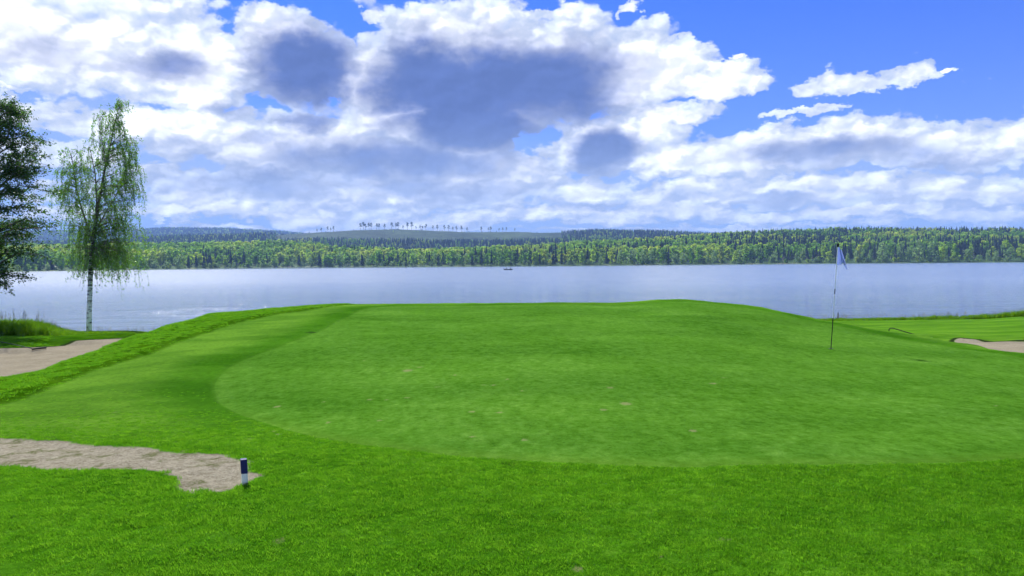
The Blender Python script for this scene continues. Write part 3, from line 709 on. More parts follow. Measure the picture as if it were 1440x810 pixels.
def far_spruce(name, H, Wd, seed):
    r = random.Random(seed); V = []; F = []; nt = 13
    for i in range(nt):
        t = i/nt; z0 = H*(.05+.93*t); rad = Wd*.5*(1-t)**.85*r.uniform(.85, 1.12)+.12; k = 8; ph = r.uniform(0, 6.28)
        top = (0, 0, z0+H*.13); ti = len(V); V.append(top)
        for j in range(k):
            a = ph+6.283*j/k+r.uniform(-.2, .2); rr = rad*r.uniform(.7, 1.2); dz = -H*.022*r.uniform(.2, 1.4)
            V.append((rr*math.cos(a), rr*math.sin(a), z0+dz)); a2 = a+.39; V.append((rad*.45*math.cos(a2), rad*.45*math.sin(a2), z0+H*.025))
        for j in range(k):
            p = ti+1+2*j; q = ti+1+2*j+1; nx = ti+1+(2*j+2) % (2*k); F += [(ti, p, q, q), (ti, q, nx, nx)]
    F = [f[:3] for f in F]; nl = len(F)
    b = MB(); b.tube([(0, 0, -.5), (0, 0, H*.3)], [H*.014, H*.01], 4, cap=False)
    v = np.concatenate(b.V); n0 = len(V); V = np.array(V+[tuple(q) for q in v])
    return mesh_np(name, V, [np.array(F), np.array(b.F)+n0], [M_needle, M_bark], np.array([0]*nl+[1]*len(b.F)))
def far_pine(name, H, Wd, seed, low=.5):
    r = random.Random(seed); V = []; F = []; nV = 0
    for i in range(9):
        t = i/8; a = r.uniform(0, 6.28); rr = Wd*.4*(1-t*.8); c = np.array([rr*math.cos(a), rr*math.sin(a), H*(low+(.95-low)*t)])
        k = 16; d = rng.normal(0, 1, (k, 3)); d /= np.linalg.norm(d, axis=1)[:, None]
        v, f = quads(c+d*Wd*.25*np.array([1, 1, .6]), d, H*.04, 1, .5); V.append(v); F.append(f+nV); nV += len(v)
    nl = sum(len(f) for f in F)
    b = MB(); b.tube([(0, 0, -.5), (0, 0, H*.6), (.1, 0, H*.95)], [H*.018, H*.013, H*.006], 4, cap=False)
    v = np.concatenate(b.V); V.append(v); F.append(np.array(b.F)+nV); F = np.concatenate(F)
    return mesh_np(name, np.concatenate(V), F, [M_pine, M_bark], np.array([0]*nl+[1]*(len(F)-nl)))
# unit: prototype height 15
FB = [far_broad('broadleaf_tree', 15, 4.2, M_leaf_bright, i, .08) for i in range(3)]
FN = [far_broad('birch_tree', 15, 2.8, M_leaf_bright, 10+i, .12, M_birchbark) for i in range(2)]
FW = [far_broad('willow_tree', 15, 5.6, M_leaf_pale, 20+i, .0) for i in range(3)]
FS = [far_spruce('spruce_tree', 15, 5.2, 30+i) for i in range(3)]
FP = [far_pine('pine_tree', 15, 4.0, 40+i) for i in range(3)]

# individually visible shoreline trees: (u, crown top row, width px, kind)
sh = [(36,360,8,'s'),(47,360,7,'s'),(57,362,9,'n'),(72,365,18,'s'),(87,355,12,'b'),(160,360,10,'b'),(200,360,14,'b'),(217,366,12,'w'),(234,367,10,'w'),(252,359,12,'w'),(265,359,8,'s'),(276,357,7,'s'),(287,356,8,'s'),(297,362,7,'s'),(317,362,9,'n'),(332,356,5,'s'),(350,362,12,'b'),
 (370,362,12,'b'),(386,361,12,'b'),(403,360,10,'b'),(421,356,8,'s'),(436,360,9,'w'),(449,352,9,'s'),(460,358,20,'b'),(477,358,11,'b'),(487,359,10,'n'),(498,358,12,'b'),(509,356,10,'s'),(524,357,9,'b'),(540,355,7,'s'),(547,357,7,'s'),(560,353,7,'s'),(571,355,6,'s'),(580,356,10,'b'),(591,356,9,'b'),(604,353,6,'s'),(616,357,8,'s'),(631,357,11,'b'),(647,358,10,'b'),(664,357,8,'s'),(677,350,7,'s'),(685,356,9,'b'),(691,349,6,'s'),(705,356,10,'b'),
 (724,353,10,'n'),(738,355,9,'n'),(751,353,8,'n'),(759,352,6,'s'),(766,350,8,'n'),(778,356,10,'s'),(790,352,9,'s'),(803,350,9,'n'),(818,352,12,'b'),(834,344,11,'b'),(845,360,9,'w'),(853,352,7,'s'),(861,347,11,'b'),(870,355,6,'w'),(889,351,18,'w'),(904,351,12,'w'),(916,351,14,'w'),(932,347,13,'b'),(940,347,9,'s'),(949,355,11,'w'),(961,355,14,'w'),(971,347,9,'b'),(983,345,13,'b'),(995,357,8,'w'),(1004,350,11,'w'),(1013,348,7,'n'),(1034,351,14,'b'),(1050,355,14,'b'),(1069,354,8,'n'),
 (1089,352,12,'w'),(1104,353,9,'s'),(1120,355,9,'w'),(1136,352,8,'s'),(1150,354,9,'s'),(1166,352,12,'b'),(1180,352,8,'s'),(1192,355,7,'w'),(1204,352,9,'w'),(1214,351,9,'w'),(1224,350,9,'w'),(1241,341,19,'w'),(1259,345,9,'s'),(1266,339,14,'w'),(1278,346,18,'w'),(1292,336,16,'w'),(1310,340,24,'w'),(1327,342,8,'b'),(1344,341,14,'b'),(1361,349,16,'w'),(1377,358,12,'w'),(1390,351,10,'w'),(1401,351,9,'w'),(1421,347,20,'w'),(1436,341,13,'b')]
kinds = {'b': (FB, 'broadleaf_tree', 'fresh green broadleaf tree'), 'n': (FN, 'birch_tree', 'slim light green birch'), 'w': (FW, 'willow_tree', 'pale grey-green rounded willow'), 's': (FS, 'spruce_tree', 'dark pointed spruce')}
ones = ['', 'first', 'second', 'third', 'fourth', 'fifth', 'sixth', 'seventh', 'eighth', 'ninth', 'tenth', 'eleventh', 'twelfth', 'thirteenth', 'fourteenth', 'fifteenth', 'sixteenth', 'seventeenth', 'eighteenth', 'nineteenth']
tens = {2: 'twent', 3: 'thirt', 4: 'fort', 5: 'fift'}
def ordinal(k):
    if k < 20: return ones[k]
    return tens[k//10]+'ieth' if k % 10 == 0 else tens[k//10]+'y-'+ones[k % 10]
special = {932: 'brightest yellow-green tall tree on the far shore, left of a dark spruce', 1241: 'large round pale willow alone at the far waterline behind the flag',
           691: 'tall pointed dark spruce on the far shore left of the boat', 72: 'broad dark bluish spruce on the far shore between the two near left trees'}
cnt = {k: 0 for k in kinds}; tot = {k: sum(1 for s in sh if s[3] == k) for k in kinds}
T_h = np.array([ray(u, 370)[0] for u in hu])
sh_sites = []
for (u, vt, wd, kd) in sh:
    meshes, nm, lab = kinds[kd]; cnt[kd] += 1; k = cnt[kd]
    d = ray(u, 372); Ds = float(np.interp(d[0], T_h, D_s))
    Yb = Ds+18+random.uniform(-3, 8)
    for _ in range(2):
        zz, sd = hills_z(np.array([d[0]*Yb]), np.array([Yb]))
        Yb += 9+random.uniform(-2, 4)-float(sd[0])
    zz, _ = hills_z(np.array([d[0]*Yb]), np.array([Yb])); x0 = d[0]*Yb; z0 = float(zz[0])
    H = max(5., elz(u, vt, Yb)-z0)
    o = link(nm, meshes[k % len(meshes)], loc=(x0, Yb, z0-.2))
    base_w = {'b': 7.4, 'n': 5.2, 'w': 9.6, 's': 5.2}[kd]; sx = wd*Yb/FPX/base_w
    o.scale = (sx, sx, H/15); o.rotation_euler.z = random.uniform(0, 6.28)
    sh_sites.append((x0, Yb))
    if u in special: lb = special[u]
    elif k <= tot[kd]/2: lb = lab+' on the far shore, '+ordinal(k)+' of these from the left'
    else: lb = lab+' on the far shore, '+ordinal(tot[kd]-k+1)+' of these from the right'
    tag(o, lb.replace(', first of these from the left', ', leftmost of these').replace(', first of these from the right', ', rightmost of these'), 'tree', {'b': 'broadleaf trees', 'n': 'slim birches', 'w': 'willows', 's': 'spruces'}[kd]+' along the far shoreline')
# lone seed pines on the clear-cut ridge: (u, height px)
sky_p = [(446,5),(452,6),(461,7),(465,5),(469,7),(507,9),(511,10),(514,8),(519,9),(522,9),(530,8),(533,8),(541,7),(551,9),(557,8),(560,9),(567,6),(573,9),(579,10),(585,5),(591,7),(594,6),(599,8),(609,7),(615,8),(625,8),(631,8),(637,6),(642,7),(649,8),(657,6),(677,7),(687,6),(690,7),(702,5),(707,6),(712,6),(724,5)]
for i, (u, hp) in enumerate(sky_p):
    Yb = 2085+random.uniform(-25, 10); d = ray(u, 330); x0 = d[0]*Yb; z0 = float(hills_z(np.array([x0]), np.array([Yb]))[0][0])
    H = hp*Yb/FPX*1.15; o = link('pine_tree', FP[i % 3], loc=(x0, Yb, z0-.4)); o.scale = (H/15*1.5, H/15*1.5, H/15); o.rotation_euler.z = random.uniform(0, 6.28)
    k = i+1; n_ = len(sky_p)
    lb = 'lone tall pine on the bare ridge skyline, '+(ordinal(k)+' from the left' if k <= n_/2 else ordinal(n_-k+1)+' from the right')
    tag(o, lb.replace('first from the left', 'leftmost of the row').replace('first from the right', 'rightmost of the row'), 'tree', 'seed pines left standing on the clear-cut ridge')

def build_forest():
    PR = [proto(m.name, m) for m in FB+FN+FW+FS+FP]; iB, iN, iW, iS, iP = [0,1,2], [3,4], [5,6,7], [8,9,10], [11,12,13]
    XX = []; YY = []; SC = []; ID = []; SX = []
    sites = np.array(sh_sites)
    def add(x, y, h, idx, wx=1.): XX.append(x); YY.append(y); SC.append(h/15); ID.append(idx); SX.append(h/15*wx)
    def grid(sp, y0, y1, tmax=.80):
        pts = []
        y = y0
        while y < y1:
            w = tmax*y; x = np.arange(-w, w, sp); n = len(x)
            pts.append(np.stack([x+rng.uniform(-.45, .45, n)*sp, y+rng.uniform(-.45, .45, n)*sp], 1)); y += sp*.95
        return np.concatenate(pts)
    # near wooded slope
    p = grid(6.2, 560, 1290); x, y = p[:, 0], p[:, 1]; z, sd = hills_z(x, y); t = x/y
    Y1 = np.interp(t, T_h, y1)
    keep = (sd > 24) & (y < Y1+70); x, y, t, sd, z = x[keep], y[keep], t[keep], sd[keep], z[keep]; Y1 = Y1[keep]
    sp_ = fbm(x*.010, y*.016, 61, 3); u = 720+t*FPX; up = (y-700)/400
    con = .26+.16*sm(880, 1100, u)*sm(30, 160, sd)-.16*sm(200, 450, -np.abs(u-300)+450)*0
    con = con+.25*sm(.54, .66, sp_)-.35*sm(.50, .38, sp_)
    con = con+.28*sm(95, 60, sd)
    con = con+.16*sm(860, 960, u)*sm(45, 90, sd)
    con = np.where((u < 640), con-.2, con); con = np.where((u > 730) & (u < 800), con+.18, con)
    rr = rng.random(len(x)); r2 = rng.random(len(x))
    for i in range(len(x)):
        if sd[i] < 60 and rr[i] < .25: continue
        if rr[i] < con[i]: add(x[i], y[i], rng.uniform(8, 18), iS[int(r2[i]*3)], 1.)
        elif r2[i] < .45: add(x[i], y[i], rng.uniform(9, 17), iB[int(rr[i]*97) % 3], 1.3)
        elif r2[i] < .8: add(x[i], y[i], rng.uniform(10, 16), iN[int(rr[i]*97) % 2], 1.3)
        else: add(x[i], y[i], rng.uniform(8, 13), iW[int(rr[i]*97) % 3], .9)
    # low shoreline scrub
    t = rng.uniform(-.8, .8, 420); y = rng.uniform(600, 780, 420); 
    for _ in range(3):
        z, sd = hills_z(t*y, y); y = y+(rng.uniform(5, 11, 420)-sd)
    for i in range(420): add(t[i]*y[i], y[i], rng.uniform(2.5, 6), (iW if rng.random() < .6 else iB)[int(rng.random()*3)], 1.5)
    # dark wood below and beside the clear-cut, then the ridge
    p = grid(9.5, 1330, 2260); x, y = p[:, 0], p[:, 1]; u = 720+x/y*FPX
    ccut = sm(330, 450, u)*sm(860, 720, u)*sm(1700, 1800, y+(fbm(x*.004, y*.004, 71)-.5)*420)
    ccut = np.maximum(ccut, sm(150, 200, u)*sm(450, 400, u)*.0)
    keep = rng.random(len(x)) > ccut*.95; keep &= (u < 1150); x, y, u = x[keep], y[keep], u[keep]; cc = ccut[keep]
    sp_ = fbm(x*.006, y*.01, 81, 3)
    for i in range(len(x)):
        h = rng.uniform(8, 13) if cc[i] < .5 else rng.uniform(2, 6)
        if u[i] > 700 and y[i] > 1850: h *= (.25+.65*min(1, max(0, (u[i]-700)/140)))*(.6+.8*sp_[i])
        if rng.random() < .80+.5*(sp_[i]-.5): add(x[i], y[i], h, iS[rng.integers(3)], 1.15)
        else: add(x[i], y[i], h*.85, iB[rng.integers(3)], 1.1)
    # bluish far hills
    p = grid(17, 3350, 4350, .62); x, y = p[:, 0], p[:, 1]; u = 720+x/y*FPX; k = ((u < 520) | ((u > 740) & (u < 1010))); x, y = x[k], y[k]
    for i in range(len(x)): add(x[i], y[i], rng.uniform(9, 16), iS[rng.integers(3)] if rng.random() < .85 else iB[rng.integers(3)], 1.7)
    x = np.array(XX); y = np.array(YY); z, _ = hills_z(x, y); s = np.array(SC); sx = np.array(SX)
    o = scatter('forest', np.stack([x, y, z-.3], 1), np.stack([sx, sx, s], 1), rng.uniform(0, 6.28, len(x)), np.array(ID), PR)
    tag(o, kind='stuff', label='mixed spruce and broadleaf forest covering the hills across the lake', cat='forest')
    print('forest', len(x))
build_forest()

# ------------------------------------------------------------------ haze
def build_haze():
    b = MB(); b.box((0, 0, 0), (6200, 6200, 1)); me = b.mesh('haze', [])
    o = link('haze', me); o.location = (0, 0, 0)
    lo, hi = -5., 262.; o.location.z = (lo+hi)/2; o.scale.z = (hi-lo)/2
    m, n, out = mat('haze_air')
    v = n.N.new('ShaderNodeVolumePrincipled'); v.inputs['Color'].default_value = (.32, .54, 1., 1); v.inputs['Density'].default_value = 1.7e-4
    n.L.new(v.outputs[0], out.inputs['Volume']); me.materials.append(m); tag(o, kind='stuff', label='thin blue haze filling the air over the lake', cat='haze')
build_haze()

# ------------------------------------------------------------------ near trees
def leafcloud(C, D, size, asp=.75):
    n = len(C); a = D+rng.normal(0, .6, (n, 3)); a /= np.linalg.norm(a, axis=1)[:, None]
    b = np.cross(a, rng.normal(0, 1, (n, 3))); b /= np.linalg.norm(b, axis=1)[:, None]
    s = size*rng.uniform(.6, 1.25, (n, 1))
    V = np.stack([C-a*s, C-b*s*asp*.6, C+a*s, C+b*s*asp*.6], 1).reshape(-1, 3); return V, np.arange(4*n).reshape(n, 4)
M_birch_leaf = leafmat('birch_leaves', [(.04, .10, .015), (.06, .13, .02), (.09, .16, .03)], [(.09, .27, .02), (.15, .38, .03), (.24, .46, .05)], .5, .4, .3)
M_dark_leaf = leafmat('dark_leaves', [(.02, .05, .014), (.032, .07, .018), (.055, .10, .025)], [(.06, .16, .014), (.10, .24, .02), (.16, .32, .03)], .42, .45, .2)
M_twig = simple('twig_bark', (.13, .11, .085), .8, .2, .2, 10)
def birch_bark():
    m, n, o = mat('birch_bark'); P0 = n.N.new('ShaderNodeTexCoord').outputs['Object']
    f = n.noise(n.mapping(P0, sc=(2.2, 2.2, 9)), 1.4, 5, .65); g = n.noise(n.mapping(P0, sc=(3, 3, 3)), 1., 3)
    gx, gy, gz = n.sep(P0)
    th = n.mr(gz, 1., 6.0, .555, .40)
    c = n.mix(n.mr(n.m('SUBTRACT', f, th), -.02, .03), n.mix(g, (.70, .68, .66), (.85, .84, .82)), (.03, .026, .022))
    c = n.mix(n.mr(gz, 5., 8.), c, (.10, .08, .06))
    principled(n, o, c, .7, .3, bump=f, bstr=.4, bdist=.02); return m
def wob(p, q, n=6, amp=.1, sag=0.):
    p = np.array(p, float); q = np.array(q, float); out = []
    L = np.linalg.norm(q-p); off = rng.normal(0, amp*L, (n, 3))
    for i in range(n):
        t = i/(n-1); out.append(p*(1-t)+q*t+off[i]*math.sin(math.pi*t)*.5+np.array([0, 0, sag*math.sin(math.pi*t)]))
    return out
def build_birch():
    Y = 45.; bx, by = hit(125, 470, 40, 47)*0+uY(125, Y); bz = float(base_z(np.array([bx]), np.array([Y]))[0])
    root = empty('birch_tree', (bx, Y, bz-.05)); tag(root, 'tall slender birch with white trunk and drooping twigs on the left lake bank', 'tree')
    L = lambda u, v, dy=0.: P(u, v, Y+dy)-np.array([bx, Y, bz-.05])
    def stem(pts, r0, r1, k=10):
        n = len(pts); return pts, [r0+(r1-r0)*i/(n-1) for i in range(n)]
    tr = MB()
    main = [L(125, 472), L(125.5, 440), L(126.5, 410), L(127.5, 380), L(130, 350), L(133, 322), L(137, 295), L(143, 262), L(148, 235), L(155, 205), L(160, 180), L(166, 155), L(170, 140)]
    rad = [.165, .145, .135, .13, .115, .10, .085, .07, .055, .04, .028, .016, .006]
    main[0][2] = -.3
    tr.tube(main, rad, 12); tr.build('trunk', birch_bark(), root, smooth=True)
    br = MB(); ends = []
    limbs = [([L(131, 345, 0), L(122, 315, .3), L(112, 285, .5), L(106, 255, .6), L(102, 228, .5), L(98, 212, .5)], .07),
             ([L(134, 318), L(136, 280, -.6), L(134, 245, -.9), L(128, 215, -1.), L(125, 205, -1)], .05),
             ([L(132, 330), L(148, 300, .8), L(163, 275, 1.0), L(172, 250, 1.1), L(180, 232, 1)], .05),
             ([L(148, 235), L(145, 205, -.5), L(140, 180, -.5), L(140, 165, -.5)], .03),
             ([L(155, 205), L(168, 190, .4), L(180, 180, .5)], .025)]
    for pts, r in limbs: br.tube(pts, [r*(1-.85*i/(len(pts)-1)) for i in range(len(pts))], 6)
    allst = [main[4:]]+[l[0] for l in limbs]
    # leaf-bearing targets by picture-shaped lobes but spread in depth: (u, v, ru, rv, n, drop)
    lobes = [(150, 335, 44, 42, 42, 1.1), (112, 340, 38, 34, 32, .9), (175, 325, 24, 45, 27, 1.6), (112, 285, 34, 42, 40, 1.0), (92, 262, 20, 38, 26, .9), (145, 285, 34, 40, 48, 1.1), (176, 275, 24, 45, 38, 1.3),
             (106, 228, 28, 24, 34, .7), (155, 235, 36, 32, 36, .9), (186, 240, 14, 30, 16, .9), (160, 190, 30, 32, 34, .9), (150, 168, 24, 22, 20, .6), (168, 155, 18, 16, 14, .5), (185, 205, 14, 26, 16, .8), (163, 362, 28, 14, 22, 1.7), (112, 392, 12, 14, 10, .45), (135, 395, 8, 12, 5, .4)]
    C = []; Dv = []
    cand = np.concatenate([np.array(s) for s in allst])
    dense = []
    for s in allst:
        for a, b in zip(s[:-1], s[1:]):
            for t in (0, .33, .66): dense.append(a*(1-t)+b*t)
    dense = np.array(dense)
    twg = MB()
    for (u, v, ru, rv, n, drop) in lobes:
        sh_ = (ru/FPX*Y)
        for i in range(n):
            a = random.uniform(0, 6.28); r = math.sqrt(random.random()); uu = u+ru*r*math.cos(a); vv = v+rv*r*math.sin(a); dy = random.uniform(-1, 1)*sh_*math.sqrt(max(.05, 1-r*r*.8))*1.1
            T = L(uu, vv, dy)
            w = dense-T; cost = np.linalg.norm(w, axis=1)+np.maximum(0, w[:, 2]+.3)*2.5; S0 = dense[np.argmin(cost)]
            path = wob(S0, T, 5, .06, .25*np.linalg.norm(T-S0)*.4); ll = np.linalg.norm(T-S0)
            br.tube(path, [max(.005, .005+.008*ll*(1-k/4)) for k in range(5)], 4, cap=False)
            for q in range(random.randint(3, 6)):
                st = path[random.randint(2, 4)]+rng.normal(0, .12, 3); dl = drop*random.uniform(.35, 1.15)
                out = (T-S0); out[2] = 0; out = out/(np.linalg.norm(out)+.3)*.35*dl+rng.normal(0, .12, 3)
                pp = [st, st+out*.6+np.array([0, 0, -.10*dl]), st+out*.95+np.array([0, 0, -.5*dl]), st+out*1.05+np.array([0, 0, -dl])]
                twg.tube(pp, [.006, .005, .004, .003], 3, cap=False)
                m = int(11*dl/.7)+6
                tt = rng.uniform(.1, 1, m)*3; ii = np.minimum(tt.astype(int), 2); fr = (tt-ii)[:, None]; A = np.array(pp)
                c = A[ii]*(1-fr)+A[ii+1]*fr+rng.normal(0, .045, (m, 3)); C.append(c); Dv.append(np.tile([0, 0, -1.], (m, 1)))
    br.V += twg.V; br.M += twg.M; off = br.n; br.F += [[i+off for i in f] for f in twg.F]; br.n += twg.n
    br.build('branches', M_twig, root)
    C = np.concatenate(C); Dv = np.concatenate(Dv); V, F = leafcloud(C, Dv, .052); print('birch leaves', len(C))
    link('crown', mesh_np('crown', V, F, [M_birch_leaf]), root)
build_birch()
def build_left_tree():
    Y = 34.; bx, by = uY(-22, Y); bz = float(base_z(np.array([bx]), np.array([Y]))[0])
    root = empty('broadleaf_tree', (bx, Y, bz-.05)); tag(root, 'dark leafy tree with level branches cut by the left picture edge', 'tree')
    L = lambda u, v, dy=0.: P(u, v, Y+dy)-np.array([bx, Y, bz-.05])
    tr = MB(); main = [L(-22, 480), L(-20, 430), L(-14, 380), L(-8, 330), L(-5, 280), L(-4, 230), L(-6, 180), L(-8, 145), L(-9, 128)]; main[0][2] = -.4
    tr.tube(main, [.2, .17, .15, .13, .105, .08, .055, .03, .01], 10); tr.build('trunk', M_twig, root, smooth=True)
    br = MB(); C = []; N_ = []
    dense = np.concatenate([[a*(1-t)+b*t for t in (0, .25, .5, .75)] for a, b in zip(main[1:-1], main[2:])])
    def bough(T, up=.0):
        w = dense-T; cost = np.abs(w[:, 2]+.35*np.linalg.norm(w[:, :2], axis=1)*.6); S0 = dense[np.argmin(cost)]
        path = wob(S0, T, 7, .05, .3); ll = np.linalg.norm(T-S0)
        br.tube(path, [.012+.014*ll*(1-k/6) for k in range(7)], 5, cap=False)
        for k in range(1, 7):
            for q in range(4 if k > 1 else 1):
                d = rng.normal(0, 1, 3); d[2] *= .5; d += (T-S0)/ll*.5; d /= np.linalg.norm(d); ln = random.uniform(.3, .9)
                e = path[k]+d*ln; br.tube([path[k], path[k]+d*ln*.5+np.array([0, 0, .04]), e], [.008, .006, .003], 3, cap=False)
                m = random.randint(16, 28); t = rng.uniform(.15, 1.08, (m, 1)); c = path[k]+d*ln*t+rng.normal(0, .07, (m, 3))*np.array([1, 1, .9]); C.append(c)
    rows = [(40, 158), (25, 175), (45, 195), (58, 215), (42, 232), (55, 250), (66, 270), (40, 282), (62, 300), (60, 318), (78, 318), (52, 336), (64, 352), (35, 362), (14, 380), (38, 385), (20, 398), (32, 265), (26, 215), (18, 300), (20, 335), (28, 245), (8, 345), (10, 200), (5, 160)]
    for (u, v) in rows:
        for q in range(1): bough(L(u-4+random.uniform(-9, 5), v+random.uniform(-7, 7), random.uniform(-1., 1.)*1.0))
    for i in range(44):
        v = random.uniform(150, 375); w = 2.4*math.sin(math.pi*min(.95, max(.15, (v-110)/300))); a = random.uniform(0, 6.28)
        T = L(-8, v)+np.array([math.cos(a)*w-.3, math.sin(a)*w, 0])
        if (T[0]+bx)/(T[1]+Y)*FPX+720 > 66: T[0] -= 1.2
        bough(T)
    br.build('branches', M_twig, root)
    C = np.concatenate(C); D = rng.normal(0, 1, C.shape); D[:, 2] *= .35; V, F = leafcloud(C, D/np.linalg.norm(D, axis=1)[:, None], .052, .9); print('left tree leaves', len(C))
    link('crown', mesh_np('crown', V, F, [M_dark_leaf]), root)
build_left_tree()

# ------------------------------------------------------------------ flagstick
M_white = simple('white_paint', (.78, .79, .80), .35, .5, .05, 30)
M_black = simple('black_plastic', (.012, .012, .014), .7, .15, .3, 30)
M_navy = simple('navy_paint', (.012, .006, .10), .35, .5, .12, 60)
def build_flag():
    b = hit(1168.5, 491, 12, 18); z0 = float(ground_z(np.array([b[0]]), np.array([b[1]]))[0])
    top = P(1178.5, 342, b[1]+.05); base = np.array([b[0], b[1], z0])
    H = np.linalg.norm(top-base); ax = (top-base)/H
    root = empty('flagstick', tuple(base)); tag(root, 'leaning golf flagstick with a limp pale blue flag on the green', 'flagstick')
    at = lambda s: ax*s
    m = MB()
    for (a, c, mi) in [(-.04, .62, 1), (.62, 1.10, 0), (1.10, 1.20, 1), (1.20, H-.06, 0)]:
        m.tube([at(a), at(c)], .0075 if mi == 0 else .0085, 12, m=mi)
    m.build('pole', [M_white, M_black], root, smooth=False)
    k = MB(); k.tube([at(H-.075), at(H-.06), at(H-.02), at(H)], [.016, .02, .02, .012], 12); k.build('finial', M_black, root)
    fm, n, o = mat('flag_cloth'); P0 = n.N.new('ShaderNodeTexCoord').outputs['Object']
    wv = n.noise(P0, 60, 3); c = n.mix(wv, (.42, .48, .80), (.50, .56, .86)); principled(n, o, c, .8, .1, bump=wv, bstr=.2, bdist=.002, trans=(.55, .62, .95), tw=.5)
    px = b[1]/FPX
    # folded cloth as a strip of columns from the pole outward: (x top, z top, x bottom, z bottom, depth)
    colsx = [(-.0, -.065, -.004, -.42, 0.), (.012, -.072, .030, -.432, .03), (.022, -.08, .075, -.425, .045), (.026, -.085, .112, -.41, .015), (.034, -.12, .085, -.35, -.035), (.045, -.15, .125, -.46, -.06), (.052, -.13, .185, -.525, -.03), (.060, -.105, .225, -.545, .005), (.050, -.09, .20, -.50, .02)]
    T0 = at(H); V = []; F = []; nr = 16
    for ci, (xt, zt, xb, zb, dp) in enumerate(colsx):
        for j in range(nr+1):
            t = j/nr; zz = zt*(1-t)+zb*t; xx = xt+(xb-xt)*t**.9; lean = ax*zz/ax[2]
            V.append(T0+lean+np.array([xx+.01, dp*(.25+.75*t)+.004*math.sin(9*t+ci), 0]))
    for c_ in range(len(colsx)-1):
        for j in range(nr): a = c_*(nr+1)+j; F.append([a, a+1, a+nr+2, a+nr+1])
    me = mesh_np('flag', np.array(V), np.array(F), [fm], smooth=True); fo = link('flag', me, root)
    so = fo.modifiers.new('thick', 'SOLIDIFY'); so.thickness = .002
    su = fo.modifiers.new('sub', 'SUBSURF'); su.levels = su.render_levels = 1
    # dark printed marks on the outer fold, a few millimetres proud
    e = MB(); VV = np.array(V)
    def pt(c0, c1, s, t):
        j = t*nr; j0 = int(j); f = j-j0; A = VV[c0*(nr+1)+j0]*(1-f)+VV[c0*(nr+1)+min(nr, j0+1)]*f; B = VV[c1*(nr+1)+j0]*(1-f)+VV[c1*(nr+1)+min(nr, j0+1)]*f
        return A*(1-s)+B*s+np.array([0, -.006, 0])
    for (s0, s1, t0, t1) in [(.25, .55, .56, .61), (.45, .85, .60, .66), (.2, .5, .68, .72), (.55, .9, .72, .78), (.3, .65, .79, .83)]:
        vs = [pt(5, 6, s0, t0), pt(5, 6, s1, t0), pt(5, 6, s1, t1), pt(5, 6, s0, t1)]; vs2 = [v+np.array([0, .004, 0]) for v in vs]
        e.add(vs+vs2, [[0,1,2,3],[7,6,5,4],[0,4,5,1],[1,5,6,2],[2,6,7,3],[3,7,4,0]])
    e.build('printed_mark', M_navy, root)
    # cup
    c = MB(); c.tube([base-base+np.array([0, 0, -.12]), np.array([0, 0, -.008])], .054, 24, cap=False); 
    ring = c.build('golf_hole', M_white, None, loc=tuple(base), smooth=True); tag(ring, 'small white-lined hole in the green around the flagstick foot', 'golf hole')
    ring.modifiers.new('t', 'SOLIDIFY').thickness = .004
    d = MB(); th = np.linspace(0, 6.283, 24, endpoint=False); V = [(math.cos(a)*.0525, math.sin(a)*.0525, .0065) for a in th]+[(math.cos(a)*.066, math.sin(a)*.066, .0065) for a in th]
    d.add([(math.cos(a)*.054, math.sin(a)*.054, .012) for a in th], [list(range(24))]); d.build('cup_shadow', M_black, ring)
build_flag()

# ------------------------------------------------------------------ marker post
def build_post():
    b = hit(344.5, 681.5); z0 = float(ground_z(np.array([b[0]]), np.array([b[1]]))[0]); Y = b[1]
    root = empty('marker_post', (b[0], Y, z0)); tag(root, 'short square post, navy top and white foot, beside the bare patch', 'post')
    s = Y/FPX; w = 5.6*s; H = 37*s; tilt = np.array([-1.6*s/H*1.0, .02, 1.])
    def sect(z0_, z1_, name, m, ww, top=False):
        mb = MB(); V = []
        rz = R(24)
        for z in (z0_, z1_):
            for (a, c) in ((-1, -1), (1, -1), (1, 1), (-1, 1)):
                x = (a*math.cos(rz)-c*math.sin(rz))*ww*.80; y = (a*math.sin(rz)+c*math.cos(rz))*ww*.80; V.append((x+tilt[0]*z, y+tilt[1]*z, z))
        mb.add(V, [[0,1,5,4],[1,2,6,5],[2,3,7,6],[3,0,4,7],[4,5,6,7],[3,2,1,0]]); return mb.build(name, m, root, bevel=.0035)
    wood_w, n, o = mat('worn_white_paint'); P0 = n.N.new('ShaderNodeTexCoord').outputs['Object']
    f = n.noise(n.mapping(P0, sc=(60, 60, 8)), 1., 4, .6); g = n.noise(P0, 40, 4); gz = n.sep(P0)[2]
    c = n.mix(n.mr(f, .5, .75), (.90, .88, .74), (.68, .67, .55)); c = n.mix(n.m('MULTIPLY', n.mr(gz, .04, .005), n.mr(g, .3, .6)), c, (.25, .32, .16)); principled(n, o, c, .55, .4, bump=f, bstr=.3, bdist=.002)
    sect(-.12, H*.45, 'post_foot', wood_w, w*.93); sect(H*.45+.0005, H, 'post_top', M_navy, w)
build_post()

